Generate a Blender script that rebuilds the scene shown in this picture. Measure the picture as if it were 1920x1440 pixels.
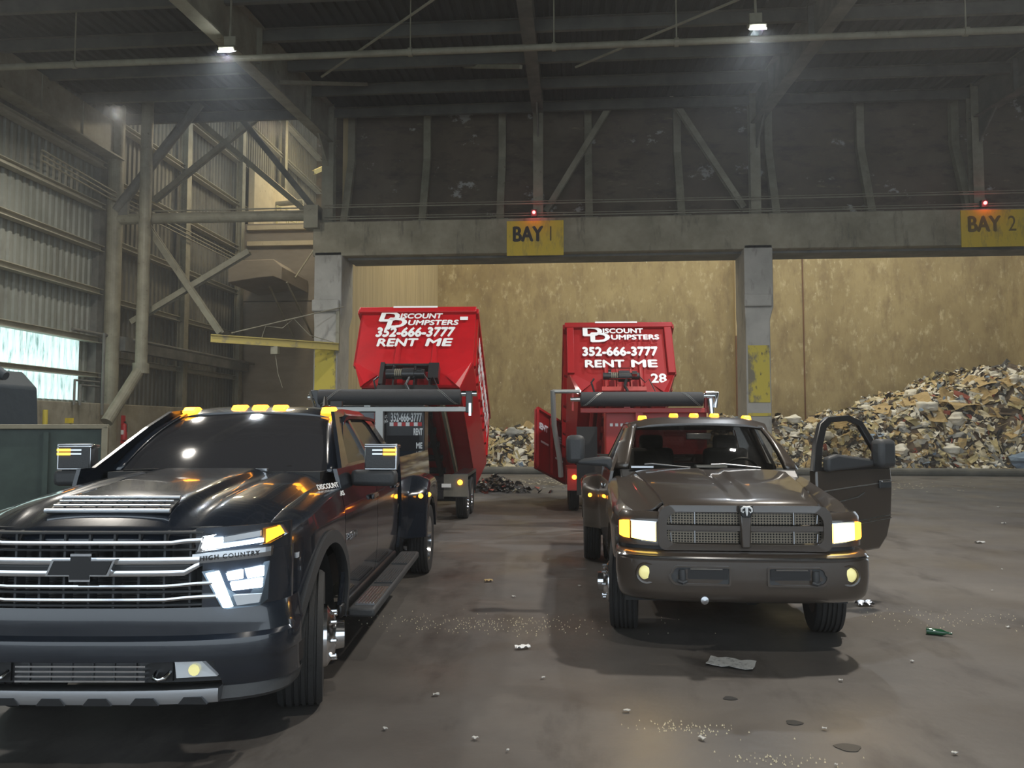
import bpy, bmesh, math, random
from mathutils import Vector, Matrix
R=math.radians
sc=bpy.context.scene; COL=sc.collection
for o in list(bpy.data.objects): bpy.data.objects.remove(o)
random.seed(7)
# ---------------------------------------------------------------- camera
cd=bpy.data.cameras.new('camera'); cam=bpy.data.objects.new('camera',cd); COL.objects.link(cam)
cam.location=(0,0,1.8); cam.rotation_euler=(R(90+3.175),0,R(4.3))
cd.sensor_width=36; cd.lens=1442/1920*36; cd.clip_end=300; cd.clip_start=.05
sc.camera=cam
# ---------------------------------------------------------------- world: overcast daylight outside the hall
w=bpy.data.worlds.new('world'); sc.world=w; w.use_nodes=True
nt=w.node_tree; nt.nodes.clear()
bg=nt.nodes.new('ShaderNodeBackground'); out=nt.nodes.new('ShaderNodeOutputWorld')
bg.inputs[0].default_value=(.78,.9,1.0,1); bg.inputs[1].default_value=1.45
nt.links.new(bg.outputs[0],out.inputs[0])
# ---------------------------------------------------------------- exposure
sc.view_settings.view_transform='Standard'; sc.view_settings.look='None'
sc.view_settings.gamma=1; sc.view_settings.use_curve_mapping=False; sc.view_settings.exposure=0.35
sc.cycles.use_denoising=True; sc.cycles.max_bounces=7; sc.cycles.diffuse_bounces=4; sc.cycles.glossy_bounces=4
sc.cycles.transparent_max_bounces=8; sc.cycles.sample_clamp_indirect=6; sc.cycles.volume_bounces=0
sc.cycles.caustics_reflective=False; sc.cycles.caustics_refractive=False
def area(name,loc,rot,size,power,col,sy=None,spread=None):
    l=bpy.data.lights.new(name,'AREA'); l.energy=power; l.color=col; l.size=size
    if sy: l.shape='RECTANGLE'; l.size_y=sy
    if spread: l.spread=R(spread)
    o=bpy.data.objects.new(name,l); COL.objects.link(o); o.location=loc; o.rotation_euler=[R(a) for a in rot]
    return o
def haze():
    b=MB(); b.box((6.5,20,12.5),(52,62,27)); o=ob('haze',b,M['haze']); tag(o,'thin dusty haze hanging in the hall','haze',None,'stuff'); return o
# sodium flood lamps high over the refuse pit, above and behind the bay wall
for x in (-4,6,16): area('pit_lamp',(x,31.5,15.5),(28,0,0),2.5,350,(1,.78,.38))
area('hall_lamp',(-12.5,41,19),(15,0,0),2.0,650,(1,.86,.55))
area('annex_lamp',(-12.3,31,14.5),(0,0,0),1.2,260,(1,.86,.62))
for x,y,e in ((5.0,9.5,800),(-9,10,420),(2,-1,320),(-12.5,20,260)): area('hall_flood',(x,y,10.6),(0,0,0),.4,e,(1,.94,.84))
# ---------------------------------------------------------------- mesh helpers
class MB:
    def __init__(s): s.v=[]; s.f=[]; s.m=Matrix()
    def add(s,vs,fs):
        n=len(s.v); s.v+=[tuple(s.m@Vector(v)) for v in vs]; s.f+=[tuple(i+n for i in f) for f in fs]; return s
    def box(s,c,d,rot=None):
        x,y,z=d[0]/2,d[1]/2,d[2]/2; M=Matrix.Translation(c)
        if rot: M=M@Matrix.Rotation(R(rot[2]),4,'Z')@Matrix.Rotation(R(rot[1]),4,'Y')@Matrix.Rotation(R(rot[0]),4,'X')
        vs=[tuple(M@Vector((a*x,b*y,c_*z))) for a in(-1,1) for b in(-1,1) for c_ in(-1,1)]
        return s.add(vs,[(0,1,3,2),(4,6,7,5),(0,4,5,1),(2,3,7,6),(0,2,6,4),(1,5,7,3)])
    def prism(s,pts,a,b,ax='x'):
        n=len(pts)
        f={'x':lambda p,t:(t,p[0],p[1]),'y':lambda p,t:(p[0],t,p[1]),'z':lambda p,t:(p[0],p[1],t)}[ax]
        vs=[f(p,a) for p in pts]+[f(p,b) for p in pts]
        fs=[tuple(range(n)),tuple(range(2*n-1,n-1,-1))]+[(i,i+n,(i+1)%n+n,(i+1)%n) for i in range(n)]
        return s.add(vs,fs)
    def frame(s,outer,inner,a,b,ax='y'):      # flat ring between two outlines, extruded
        n=len(outer)
        f={'x':lambda p,t:(t,p[0],p[1]),'y':lambda p,t:(p[0],t,p[1]),'z':lambda p,t:(p[0],p[1],t)}[ax]
        vs=[f(p,a) for p in outer]+[f(p,a) for p in inner]+[f(p,b) for p in outer]+[f(p,b) for p in inner]
        fs=[]
        for i in range(n):
            j=(i+1)%n
            fs+=[(i,j,n+j,n+i),(2*n+i,3*n+i,3*n+j,2*n+j),(i,2*n+i,2*n+j,j),(n+i,n+j,3*n+j,3*n+i)]
        return s.add(vs,fs)
    def tube(s,pts,r,n=8,caps=True,closed=False):
        pts=[Vector(p) for p in pts]; rs=r if isinstance(r,(list,tuple)) else [r]*len(pts)
        vs=[];fs=[];N=len(pts);up=None
        for i,p in enumerate(pts):
            if closed: t=pts[(i+1)%N]-pts[i-1]
            else: t=pts[min(i+1,N-1)]-pts[max(i-1,0)]
            t.normalize()
            if up is None: up=t.orthogonal().normalized()
            else:
                up=up-t*up.dot(t); up=up.normalized() if up.length>1e-6 else t.orthogonal().normalized()
            w_=t.cross(up)
            vs+=[tuple(p+(up*math.cos(2*math.pi*k/n)+w_*math.sin(2*math.pi*k/n))*rs[i]) for k in range(n)]
        for i in range(N if closed else N-1):
            j=(i+1)%N
            for k in range(n): fs.append((i*n+k,i*n+(k+1)%n,j*n+(k+1)%n,j*n+k))
        if caps and not closed: fs+=[tuple(range(n-1,-1,-1)),tuple(range((N-1)*n,N*n))]
        return s.add(vs,fs)
    def lathe(s,prof,c=(0,0,0),ax='x',n=32,closed=False):   # profile (radius, axial)
        vs=[];fs=[];P=len(prof)
        for r_,a in prof:
            for k in range(n):
                u=r_*math.cos(2*math.pi*k/n); v=r_*math.sin(2*math.pi*k/n)
                vs.append({'x':(c[0]+a,c[1]+u,c[2]+v),'y':(c[0]+u,c[1]+a,c[2]+v),'z':(c[0]+u,c[1]+v,c[2]+a)}[ax])
        for i in range(P if closed else P-1):
            j=(i+1)%P
            for k in range(n): fs.append((i*n+k,i*n+(k+1)%n,j*n+(k+1)%n,j*n+k))
        if not closed:
            if prof[0][0]>1e-4: fs.append(tuple(range(n-1,-1,-1)))
            if prof[-1][0]>1e-4: fs.append(tuple(range((P-1)*n,P*n)))
        return s.add(vs,fs)
    def rows(s,rows,close=False):             # rows of equal-length point lists -> quads
        n=len(rows[0]); vs=[p for r_ in rows for p in r_]; fs=[]
        for i in range(len(rows)-1):
            for j in range(n if close else n-1):
                k=(j+1)%n; fs.append((i*n+j,i*n+k,(i+1)*n+k,(i+1)*n+j))
        return s.add(vs,fs)
    def slab(s,quads_rows,t):                 # rows with thickness t (vector) behind
        t=Vector(t); s.rows(quads_rows)
        bk=[[tuple(Vector(p)+t) for p in r_][::-1] for r_ in quads_rows]; s.rows(bk)
        A=quads_rows
        rim=[p for p in A[0]]+[r_[-1] for r_ in A[1:]]+[p for p in A[-1][::-1][1:]]+[r_[0] for r_ in A[::-1][1:-1]]
        n=len(rim); vs=rim+[tuple(Vector(p)+t) for p in rim]
        return s.add(vs,[(i,i+n,(i+1)%n+n,(i+1)%n) for i in range(n)])
    def ibeam(s,p0,p1,h,wd,tf=.03,up=(0,0,1)):
        p0=Vector(p0);p1=Vector(p1);d=(p1-p0).normalized();u=Vector(up);u=(u-d*u.dot(d)).normalized();q=d.cross(u)
        def bx(a,b,c,e):
            vs=[tuple(P+u*z+q*x) for P in(p0,p1) for x in(a,b) for z in(c,e)]
            s.add(vs,[(0,1,3,2),(4,6,7,5),(0,4,5,1),(2,3,7,6),(0,2,6,4),(1,5,7,3)])
        bx(-wd/2,wd/2,h/2-tf,h/2); bx(-wd/2,wd/2,-h/2,-h/2+tf); bx(-tf*.35,tf*.35,-h/2+tf,h/2-tf); return s
    def bar(s,p0,p1,wd,h,up=(0,0,1)):
        p0=Vector(p0);p1=Vector(p1);d=(p1-p0).normalized();u=Vector(up)
        if abs(u.dot(d))>.99: u=Vector((0,1,0))
        u=(u-d*u.dot(d)).normalized();q=d.cross(u)
        vs=[tuple(P+u*z*h/2+q*x*wd/2) for P in(p0,p1) for x in(-1,1) for z in(-1,1)]
        return s.add(vs,[(0,1,3,2),(4,6,7,5),(0,4,5,1),(2,3,7,6),(0,2,6,4),(1,5,7,3)])
def ob(name,mb,mat,parent=None,smooth=None,bevel=0,solid=0,sub=0,loc=None,label=None):
    me=bpy.data.meshes.new(name); me.from_pydata(mb.v,[],mb.f); me.validate()
    bm=bmesh.new(); bm.from_mesh(me); bmesh.ops.recalc_face_normals(bm,faces=bm.faces) if not solid else None
    bm.to_mesh(me); bm.free()
    me.materials.append(mat)
    o=bpy.data.objects.new(name,me); COL.objects.link(o)
    if parent: o.parent=parent
    if loc: o.location=loc
    if smooth is not None:
        for p in me.polygons: p.use_smooth=True
        me.set_sharp_from_angle(angle=R(smooth))
    if solid:
        m=o.modifiers.new('s','SOLIDIFY'); m.thickness=solid; m.offset=-1
    if bevel:
        m=o.modifiers.new('b','BEVEL'); m.width=bevel; m.segments=2; m.limit_method='ANGLE'; m.angle_limit=R(35); m.harden_normals=False
        if smooth is None:
            for p in me.polygons: p.use_smooth=True
            me.set_sharp_from_angle(angle=R(30))
    if sub:
        m=o.modifiers.new('u','SUBSURF'); m.levels=sub; m.render_levels=sub
    if label: o['label']=label
    return o
def thing(name,label,cat,loc=(0,0,0),rz=0,group=None):
    o=bpy.data.objects.new(name,None); COL.objects.link(o); o.empty_display_size=.2
    o.location=loc; o.rotation_euler=(0,0,R(rz)); o['label']=label; o['category']=cat
    if group: o['group']=group
    return o
def tag(o,label,cat,group=None,kind=None):
    o['label']=label; o['category']=cat
    if group: o['group']=group
    if kind: o['kind']=kind
    return o
def struct(o): o['kind']='structure'; return o
def text(name,s,size,mat,parent,loc,rot,ext=.003,off=.0,sx=1,sy=1,align='CENTER',shear=0,space=1,M=None):
    cu=bpy.data.curves.new(name,'FONT'); cu.body=s; cu.size=size; cu.extrude=ext; cu.offset=off; cu.align_x=align; cu.align_y='CENTER'
    cu.shear=shear; cu.space_character=space; cu.resolution_u=3
    t=bpy.data.objects.new(name,cu); COL.objects.link(t)
    bpy.context.view_layer.update(); dg=bpy.context.evaluated_depsgraph_get()
    me=bpy.data.meshes.new_from_object(t.evaluated_get(dg)); bpy.data.objects.remove(t)
    me.transform(Matrix.Diagonal((sx,sy,1,1)))
    if M is not None: me.transform(M)
    me.materials.clear(); me.materials.append(mat)
    o=bpy.data.objects.new(name,me); COL.objects.link(o); o.parent=parent; o.location=loc; o.rotation_euler=[R(a) for a in rot]
    return o
# ---------------------------------------------------------------- materials
def mat(name,col,rough=.5,metal=0,coat=0,emit=None,es=0,alpha=None,trans=0,spec=None,noise=None,bump=None,ior=None):
    """noise=(scale, second colour, contrast lo, hi, stretch) ; bump=(scale,strength)"""
    m=bpy.data.materials.new(name); m.use_nodes=True; n=m.node_tree; b=n.nodes['Principled BSDF']
    b.inputs['Base Color'].default_value=(*col,1); b.inputs['Roughness'].default_value=rough; b.inputs['Metallic'].default_value=metal
    b.inputs['Coat Weight'].default_value=coat; b.inputs['Coat Roughness'].default_value=.05
    if emit: b.inputs['Emission Color'].default_value=(*emit,1); b.inputs['Emission Strength'].default_value=es
    if alpha is not None: b.inputs['Alpha'].default_value=alpha
    if trans: b.inputs['Transmission Weight'].default_value=trans
    if spec is not None: b.inputs['Specular IOR Level'].default_value=spec
    if ior: b.inputs['IOR'].default_value=ior
    tc=n.nodes.new('ShaderNodeTexCoord')
    if noise:
        sc_,c2,lo,hi,st=noise
        mp=n.nodes.new('ShaderNodeMapping'); mp.inputs['Scale'].default_value=st
        nz=n.nodes.new('ShaderNodeTexNoise'); nz.inputs['Scale'].default_value=sc_; nz.inputs['Detail'].default_value=8; nz.inputs['Roughness'].default_value=.65
        rp=n.nodes.new('ShaderNodeValToRGB'); rp.color_ramp.elements[0].position=lo; rp.color_ramp.elements[1].position=hi
        rp.color_ramp.elements[0].color=(*col,1); rp.color_ramp.elements[1].color=(*c2,1)
        n.links.new(tc.outputs['Object'],mp.inputs[0]); n.links.new(mp.outputs[0],nz.inputs[0]); n.links.new(nz.outputs[0],rp.inputs[0]); n.links.new(rp.outputs[0],b.inputs['Base Color'])
    if bump:
        nz2=n.nodes.new('ShaderNodeTexNoise'); nz2.inputs['Scale'].default_value=bump[0]; nz2.inputs['Detail'].default_value=5
        bp=n.nodes.new('ShaderNodeBump'); bp.inputs['Strength'].default_value=bump[1]; bp.inputs['Distance'].default_value=.02
        n.links.new(tc.outputs['Object'],nz2.inputs[0]); n.links.new(nz2.outputs[0],bp.inputs['Height']); n.links.new(bp.outputs[0],b.inputs['Normal'])
    return m
def layer(m,scale,col,lo,hi,st=(1,1,1),typ='noise',seed=0):
    """mix one more procedural stain colour over the base colour"""
    n=m.node_tree; b=n.nodes['Principled BSDF']; inp=b.inputs['Base Color']
    tc=n.nodes.new('ShaderNodeTexCoord'); mp=n.nodes.new('ShaderNodeMapping'); mp.inputs['Scale'].default_value=st; mp.inputs['Location'].default_value=(seed,seed*1.7,seed*.6)
    if typ=='noise':
        nz=n.nodes.new('ShaderNodeTexNoise'); nz.inputs['Detail'].default_value=9; nz.inputs['Roughness'].default_value=.7; o_=0
    else:
        nz=n.nodes.new('ShaderNodeTexVoronoi'); o_=0
    nz.inputs['Scale'].default_value=scale
    rp=n.nodes.new('ShaderNodeValToRGB'); rp.color_ramp.elements[0].position=lo; rp.color_ramp.elements[1].position=hi
    if typ!='noise': rp.color_ramp.elements[0].color=(1,1,1,1); rp.color_ramp.elements[1].color=(0,0,0,1)
    mx=n.nodes.new('ShaderNodeMix'); mx.data_type='RGBA'
    if inp.links: n.links.new(inp.links[0].from_socket,mx.inputs[6])
    else: mx.inputs[6].default_value=inp.default_value
    mx.inputs[7].default_value=(*col,1)
    n.links.new(tc.outputs['Object'],mp.inputs[0]); n.links.new(mp.outputs[0],nz.inputs[0]); n.links.new(nz.outputs[o_],rp.inputs[0])
    n.links.new(rp.outputs[0],mx.inputs[0]); n.links.new(mx.outputs[2],inp); return m
def roughvar(m,scale,lo,hi,st=(1,1,1)):
    n=m.node_tree; b=n.nodes['Principled BSDF']; tc=n.nodes.new('ShaderNodeTexCoord'); mp=n.nodes.new('ShaderNodeMapping'); mp.inputs['Scale'].default_value=st
    nz=n.nodes.new('ShaderNodeTexNoise'); nz.inputs['Scale'].default_value=scale; nz.inputs['Detail'].default_value=6
    mr=n.nodes.new('ShaderNodeMapRange'); mr.inputs[1].default_value=.3; mr.inputs[2].default_value=.7; mr.inputs[3].default_value=lo; mr.inputs[4].default_value=hi
    n.links.new(tc.outputs['Object'],mp.inputs[0]); n.links.new(mp.outputs[0],nz.inputs[0]); n.links.new(nz.outputs[0],mr.inputs[0]); n.links.new(mr.outputs[0],b.inputs['Roughness']); return m
M={}
M['floor']=roughvar(layer(layer(mat('stained wet concrete floor',(.075,.067,.062),.4,noise=(.35,(.155,.14,.125),.3,.75,(1,1,1)),bump=(9,.18)),1.1,(.03,.024,.022),.52,.72,(1,.35,1)),3.5,(.2,.17,.14),.64,.8,(.25,2.4,1),seed=3),.8,.34,.7)
M['conc']=layer(layer(mat('grey weathered concrete',(.19,.17,.115),.85,noise=(.8,(.36,.325,.24),.35,.7,(1,1,1)),bump=(6,.3)),2.2,(.09,.08,.062),.55,.75,(1.6,1,.35),seed=2),9,(.34,.33,.28),.66,.74,seed=5)
M['pillar']=layer(layer(mat('grey pillar concrete',(.3,.29,.26),.85,noise=(1,(.42,.4,.36),.35,.7,(1,1,1)),bump=(6,.3)),2.2,(.13,.12,.1),.55,.75,(1.6,1,.5),seed=2),9,(.55,.53,.48),.64,.74,seed=5)
M['yellow']=layer(layer(mat('worn yellow paint',(.5,.4,.05),.7,bump=(8,.3)),1.1,(.17,.15,.1),.52,.6,(1.4,1,.8),seed=1),5,(.06,.05,.04),.6,.68,(1,1,.5),seed=4)
M['jib']=layer(mat('dusty yellow crane paint',(.42,.33,.08),.6),3,(.2,.17,.1),.55,.7)
M['sign']=layer(mat('yellow painted sign panel',(.6,.43,.02),.6),2.4,(.26,.2,.05),.5,.7,(1.5,1,.5),seed=4)
M['pitwall']=layer(layer(layer(layer(mat('ochre stained pit wall',(.25,.19,.09),.8,noise=(.35,(.42,.34,.18),.3,.7,(1,1,.8)),bump=(3,.3)),1.1,(.2,.145,.075),.48,.72,(1.4,1,.6),seed=6),5,(.2,.15,.08),.55,.75,(3,1,.3),seed=16),2.0,(.58,.51,.33),.56,.74,(1.6,1,.8),seed=9),4.5,(.8,.76,.6),.655,.71,(1.8,1,.6),seed=12)
M['board']=layer(mat('weathered timber facing',(.5,.4,.22),.8,noise=(1.2,(.36,.28,.15),.35,.65,(6,6,.25))),3,(.22,.17,.1),.62,.75,(5,5,.3),seed=3)
M['steel']=layer(mat('dusty painted steel',(.18,.165,.115),.6,noise=(1.5,(.3,.28,.2),.35,.7,(1,1,1))),5,(.1,.07,.045),.6,.72,seed=2)
M['purlin']=mat('dark purlin steel',(.07,.07,.06),.75,noise=(1.2,(.13,.125,.1),.35,.75,(1,1,1)))  # purlins take a darker tone than the other steel
M['steeldark']=mat('dark roof steel',(.09,.09,.08),.75,noise=(1.2,(.2,.19,.16),.35,.75,(1,1,1)))  # darker steel tone shared by girders, braces and fittings
M['corr']=layer(mat('dusty corrugated siding',(.15,.16,.13),.6,noise=(.5,(.29,.3,.26),.3,.7,(1,1,1))),1.5,(.13,.12,.1),.5,.75,(1,1,.3),seed=5)
M['corrd']=layer(mat('darker corrugated siding',(.1,.093,.07),.7,noise=(.6,(.19,.18,.14),.3,.75,(1,1,.6))),1.5,(.05,.045,.035),.5,.7,(1,1,.3),seed=5)  # annex wall siding, darker than the near wall
M['girt']=mat('pale girt steel',(.3,.28,.21),.6,noise=(2,(.42,.4,.31),.3,.7,(1,1,1)))  # girts paler than the other steel
M['roof']=mat('dark roof deck',(.016,.018,.018),.9,noise=(.4,(.035,.038,.038),.3,.7,(1,1,1)))  # near-black tone for both ceilings
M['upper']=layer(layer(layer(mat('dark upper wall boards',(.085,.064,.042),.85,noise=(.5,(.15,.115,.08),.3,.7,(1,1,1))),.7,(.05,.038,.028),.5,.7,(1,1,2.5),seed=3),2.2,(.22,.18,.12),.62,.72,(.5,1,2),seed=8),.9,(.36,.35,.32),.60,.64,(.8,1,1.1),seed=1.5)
M['rust']=mat('rust brown steel',(.2,.09,.04),.8,noise=(2,(.12,.06,.03),.3,.7,(1,1,.4)))
M['brick']=layer(mat('pale block wall',(.45,.36,.22),.9,noise=(1.3,(.58,.48,.3),.3,.7,(1,1,1))),4,(.25,.18,.1),.6,.7,seed=2)
M['dullwall']=mat('brown annex wall',(.2,.165,.12),.85,noise=(.6,(.28,.235,.175),.3,.7,(1,1,3)),bump=(4,.2))

m=bpy.data.materials.new('thin dust haze'); m.use_nodes=True; n=m.node_tree; n.nodes.clear(); o_=n.nodes.new('ShaderNodeOutputMaterial'); v=n.nodes.new('ShaderNodeVolumeScatter')
v.inputs['Color'].default_value=(.95,.98,1,1); v.inputs['Density'].default_value=.002; v.inputs['Anisotropy'].default_value=.45; n.links.new(v.outputs[0],o_.inputs['Volume']); M['haze']=m
haze()
# ================================================================ the hall
WY=26.0
def ceil_z(y): return 13.35-.0717*(27-y)
f=MB(); f.box((6,9.7,-.15),(70,40.4,.3)); struct(ob('floor',f,M['floor']))
f=MB(); f.box((6,36,-.3),(70,12.2,.4)); struct(ob('floor_pit',f,M['conc']))
def corr_rows(u0,u1,pitch,depth,fn,v0,v1):
    rows=[[],[]]; u=u0
    while u<u1:
        for du,d in((0,0),(.38,0),(.5,1),(.88,1)):
            uu=u+du*pitch
            rows[0].append(fn(uu,v0,d*depth)); rows[1].append(fn(uu,v1,d*depth))
        u+=pitch
    return rows
c=MB(); c.rows(corr_rows(-17,30,.3,.075,lambda u,v,d:(u,v,ceil_z(v)+d),-9,27.6)); c.box((6,9,14.6),(48,37,.1))
struct(ob('ceiling',c,M['roof']))
# left wall: corrugated siding on girts, with a band of translucent sheets given a daylight glow
def lw(name,y0,y1,z0,z1,m,x=-16.75):
    b=MB(); b.rows(corr_rows(y0,y1,.3,.06,lambda u,v,d:(x-d,u,v),z0,z1)); return ob(name,b,m,solid=.01)
struct(lw('wall_left',-9,26,4.76,14.5,M['corr']))
struct(lw('wall_left_low',-9,26,2.55,2.7,M['corr']))
struct(lw('wall_left_corner',25.05,26,2.7,4.76,M['corr']))
struct(lw('wall_left_annex',26,49,2.6,24,M['corrd'],-16.65))
M['lite']=mat('translucent sheet with daylight glow',(.45,.6,.58),.7,emit=(.62,.95,.9),es=1.35,noise=(4,(.05,.12,.11),.5,.72,(1,5,.35)))  # daylight through the sheets is put in as emission
n_=M['lite'].node_tree; b_=n_.nodes['Principled BSDF']; rp_=[x for x in n_.nodes if x.type=='VALTORGB'][0]; n_.links.new(rp_.outputs[0],b_.inputs['Emission Color'])
for i,(z0,z1) in enumerate(((2.7,3.52),(3.66,4.76))):
    struct(lw('window_%d'%(i+1),-9,25.05,z0,z1,M['lite'],-16.78))
b=MB(); b.box((-16.35,20,1.3),(.6,58,2.6)); struct(ob('wall_left_base',b,M['conc'],bevel=.03))
# annex end wall and block wall behind
b=MB(); b.box((-12.6,37.2,4.0),(8.3,.4,8.0)); b.box((-12.6,37.2,10.0),(8.3,.4,3.9)); struct(ob('wall_annex_end',b,M['dullwall']))
b=MB(); b.box((-16.05,41.8,13.4),(.3,9,3.4)); struct(ob('wall_block',b,M['brick']))
b=MB(); b.box((-9,49.2,12),(16,.3,24)); struct(ob('wall_far',b,M['upper']))
b=MB(); b.rows([[(-17,27.6,21),(-2,27.6,21)],[(-17,49,25),(-2,49,25)]]); struct(ob('ceiling_annex',b,M['roof'],solid=.05))
# annex / pit dividing wall (pit end wall, timber-faced), pit far wall
b=MB(); b.prism([(-8.35,27.45),(-8.1,27.45),(-6.95,40),(-7.4,40)],0,14.5,'z'); struct(ob('wall_pit_end',b,M['board']))
b=MB(); b.box((8.4,40.2,7.2),(34,.4,14.8)); struct(ob('wall_pit_far',b,M['pitwall']))
b=MB(); b.prism([(8.42,40.0),(8.42,39.6),(8.98,39.6),(8.98,40.0)],0,14,'z'); struct(ob('trim_pilaster',b,M['board']))
b=MB(); b.box((8.7,39.55,3.2),(.62,.14,6.4)); struct(ob('trim_pilaster_foot',b,M['rust']))
b=MB(); b.box((11.9,39.98,7),(.05,.06,14)); struct(ob('trim_joint',b,M['rust']))
b=MB(); b.box((22,33.6,7.5),(.4,13,15)); struct(ob('wall_pit_right',b,M['pitwall']))
b=MB(); b.box((30,9,7.2),(.4,36,15)); struct(ob('wall_right',b,M['corr']))
# pillars and lintel of the bay wall
PW=1.4
def pillar(n,x0,x1,shift):
    b=MB(); b.prism([(x0,0),(x0+0.02,5.35),(x0,5.6),(x0,5.62),(x0,7.9),(x1+.0,7.9),(x1,5.8),(x1-.12,5.35),(x1-.12,0)],WY,WY+PW,'y')
    p=ob('concrete_pillar',b,M['pillar'],bevel=.03); struct(p); p['label']=n
    y=MB(); y.box(((x0+x1)/2-.05,WY-.012,3.55),(x1-x0-.24,.02,1.9)); y.box(((x0+x1)/2-.05,WY-.012,2.2),(x1-x0-.2,.02,.1))
    struct(ob('trim_yellow_paint',y,M['yellow'])); 
    h=MB(); h.box(((x0+x1)/2-.05,WY-.06,6.0),(x1-x0-.02,.14,.42)); struct(ob('trim_pillar_band',h,M['pillar'],bevel=.05))
pillar('concrete pillar at the left corner of bay one',-8.88,-7.9,0)
pillar('concrete pillar between bay one and bay two',5.84,6.78,0)
pillar('concrete pillar right of bay two',20.4,21.3,0)
b=MB(); b.box((6.2,WY+PW/2,8.35),(30.3,PW,1.2)); struct(ob('trim_lintel',b,M['conc'],bevel=.03))
b=MB(); b.box((6.2,WY+PW/2+.2,7.72),(28.0,PW-.4,.1)); struct(ob('trim_soffit',b,M['steeldark']))
# upper boarded wall: vertical above the kink, leaning out below it
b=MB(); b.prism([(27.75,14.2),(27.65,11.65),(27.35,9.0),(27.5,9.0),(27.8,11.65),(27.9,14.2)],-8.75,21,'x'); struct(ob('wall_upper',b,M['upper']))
# stiffeners
SX=[-8.02,-5.19,-2.42,.70,3.88,7.08,10.25,13.45,16.6,19.8]
for i,x in enumerate(SX):
    b=MB(); b.prism([(27.62,11.62),(27.4,11.62),(27.4,13.7),(27.62,13.7)],x-.13,x+.13,'x')
    b.prism([(27.62,11.62),(27.4,11.62),(26.5,9.0),(26.75,9.0)],x-.13,x+.13,'x'); b.box((x,26.6,9.0),(.6,.5,.12))
    tag(ob('wall_stiffener',b,M['steel']),'bent steel stiffener on the dark upper wall, number %s from the left'%'one two three four five six seven eight nine ten'.split()[i],'beam','bent stiffeners along the upper wall')
# building columns in the wall plane
for x,lab in((-8.55,'steel column at the left end of the dark upper wall'),(-1.07,'steel column above the BAY 1 sign'),(6.34,'steel column above the concrete pillar between the bays'),(13.62,'steel column above the BAY 2 sign')):
    b=MB(); wd=.42 if x<-5 else .34
    b.box((x,WY+.32,11.0),(wd,.04,4.6)); b.box((x,WY+.62,11.0),(wd,.04,4.6)); b.box((x,WY+.47,11.0),(.04,.28,4.6)); b.box((x,WY+.47,8.98),(wd+.2,.5,.06))
    tag(ob('steel_column',b,M['steel']),lab,'column')
b=MB(); b.lathe([(.26,-.1),(.26,13.6)],(-16.2,26.0,0),'z',24); tag(ob('steel_column',b,M['steel']),'round steel column in the left corner of the hall','column')
b=MB(); b.box((-16.75,25.9,6.8),(.5,.6,13)); tag(ob('steel_column',b,M['steeldark']),'dark flat steel column beside the round corner column','column')
b=MB(); b.lathe([(.2,3.7),(.2,13.3)],(-14.85,25.6,0),'z',20); b.tube([(-14.85,25.6,3.85),(-15.1,24.1,1.95)],.19,16)
b.lathe([(.27,3.65),(.27,4.0)],(-14.85,25.6,0),'z',20); tag(ob('steel_post',b,M['steel']),'round steel post with slanted foot left of the cross braces','column')
b=MB(); b.tube([(-16.2,26,9.2),(-8.7,26,9.2)],.19,20); b.box((-8.95,26,9.1),(.5,.5,.8)); tag(ob('pipe_strut',b,M['steel']),'horizontal round steel strut from corner column to bay wall','beam')
b=MB(); b.box((-12.3,26.25,9.44),(7.2,.06,.05)); b.box((-12.3,26.1,9.5),(7.2,.04,.04)); tag(ob('conduit_run',b,M['steel']),'thin conduit run lying on the horizontal round strut','pipe')
for p0,p1,l in(((-16.1,25.9,9.5),(-13.1,25.9,13.3),'thick dark brace rising right above the round strut'),):
    b=MB(); b.tube([p0,p1],.17,16); b.box((-16,25.9,9.5),(.7,.1,.6)); tag(ob('cross_brace',b,M['steeldark']),l,'brace')
for p0,p1,l in(((-15.1,26.2,9.0),(-12.3,26.2,5.1),'brace falling right below the round strut'),((-15.7,26.4,5.55),(-11.4,26.4,8.05),'pale brace rising right below the round strut'),
               ((-16.2,28.5,10.6),(-11.6,28.5,14.2),'pale wide brace rising right in the bright upper opening'),((-14.7,27.2,14),(-8.7,27.2,8.9),'long pale brace falling right in the bright upper opening'),
               ((-12.4,26.9,13.6),(-8.9,26.9,9.3),'dark brace falling to the foot of the upper wall column')):
    b=MB(); b.ibeam(p0,p1,.22,.2,.025,(0,1,0)); tag(ob('cross_brace',b,M['steeldark'] if 'dark' in l else M['steel']),l,'brace')
# braces on the upper wall
for p0,p1,l in(((-.83,26.9,9.4),(1.74,26.9,13.6),'diagonal brace rising right on the upper wall above bay one'),((3.49,26.9,13.6),(6.05,26.9,9.4),'diagonal brace falling right on the upper wall left of the middle column')):
    b=MB(); b.ibeam(p0,p1,.24,.2,.03,(0,1,0)); tag(ob('cross_brace',b,M['steel']),l,'brace')
# safety cables on the ledge
for z,l in((9.5,'upper'),(9.08,'lower')):
    b=MB(); b.tube([(-8.6,26.12,z),(6.3,26.1,z-.03),(21,26.12,z)],.022,6); b.tube([(-8.6,26.16,z+.1),(6.3,26.14,z+.06),(21,26.16,z+.1)],.014,6)
    tag(ob('safety_cable',b,M['steel']),l+' safety cable strung along the concrete ledge','cable')
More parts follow.
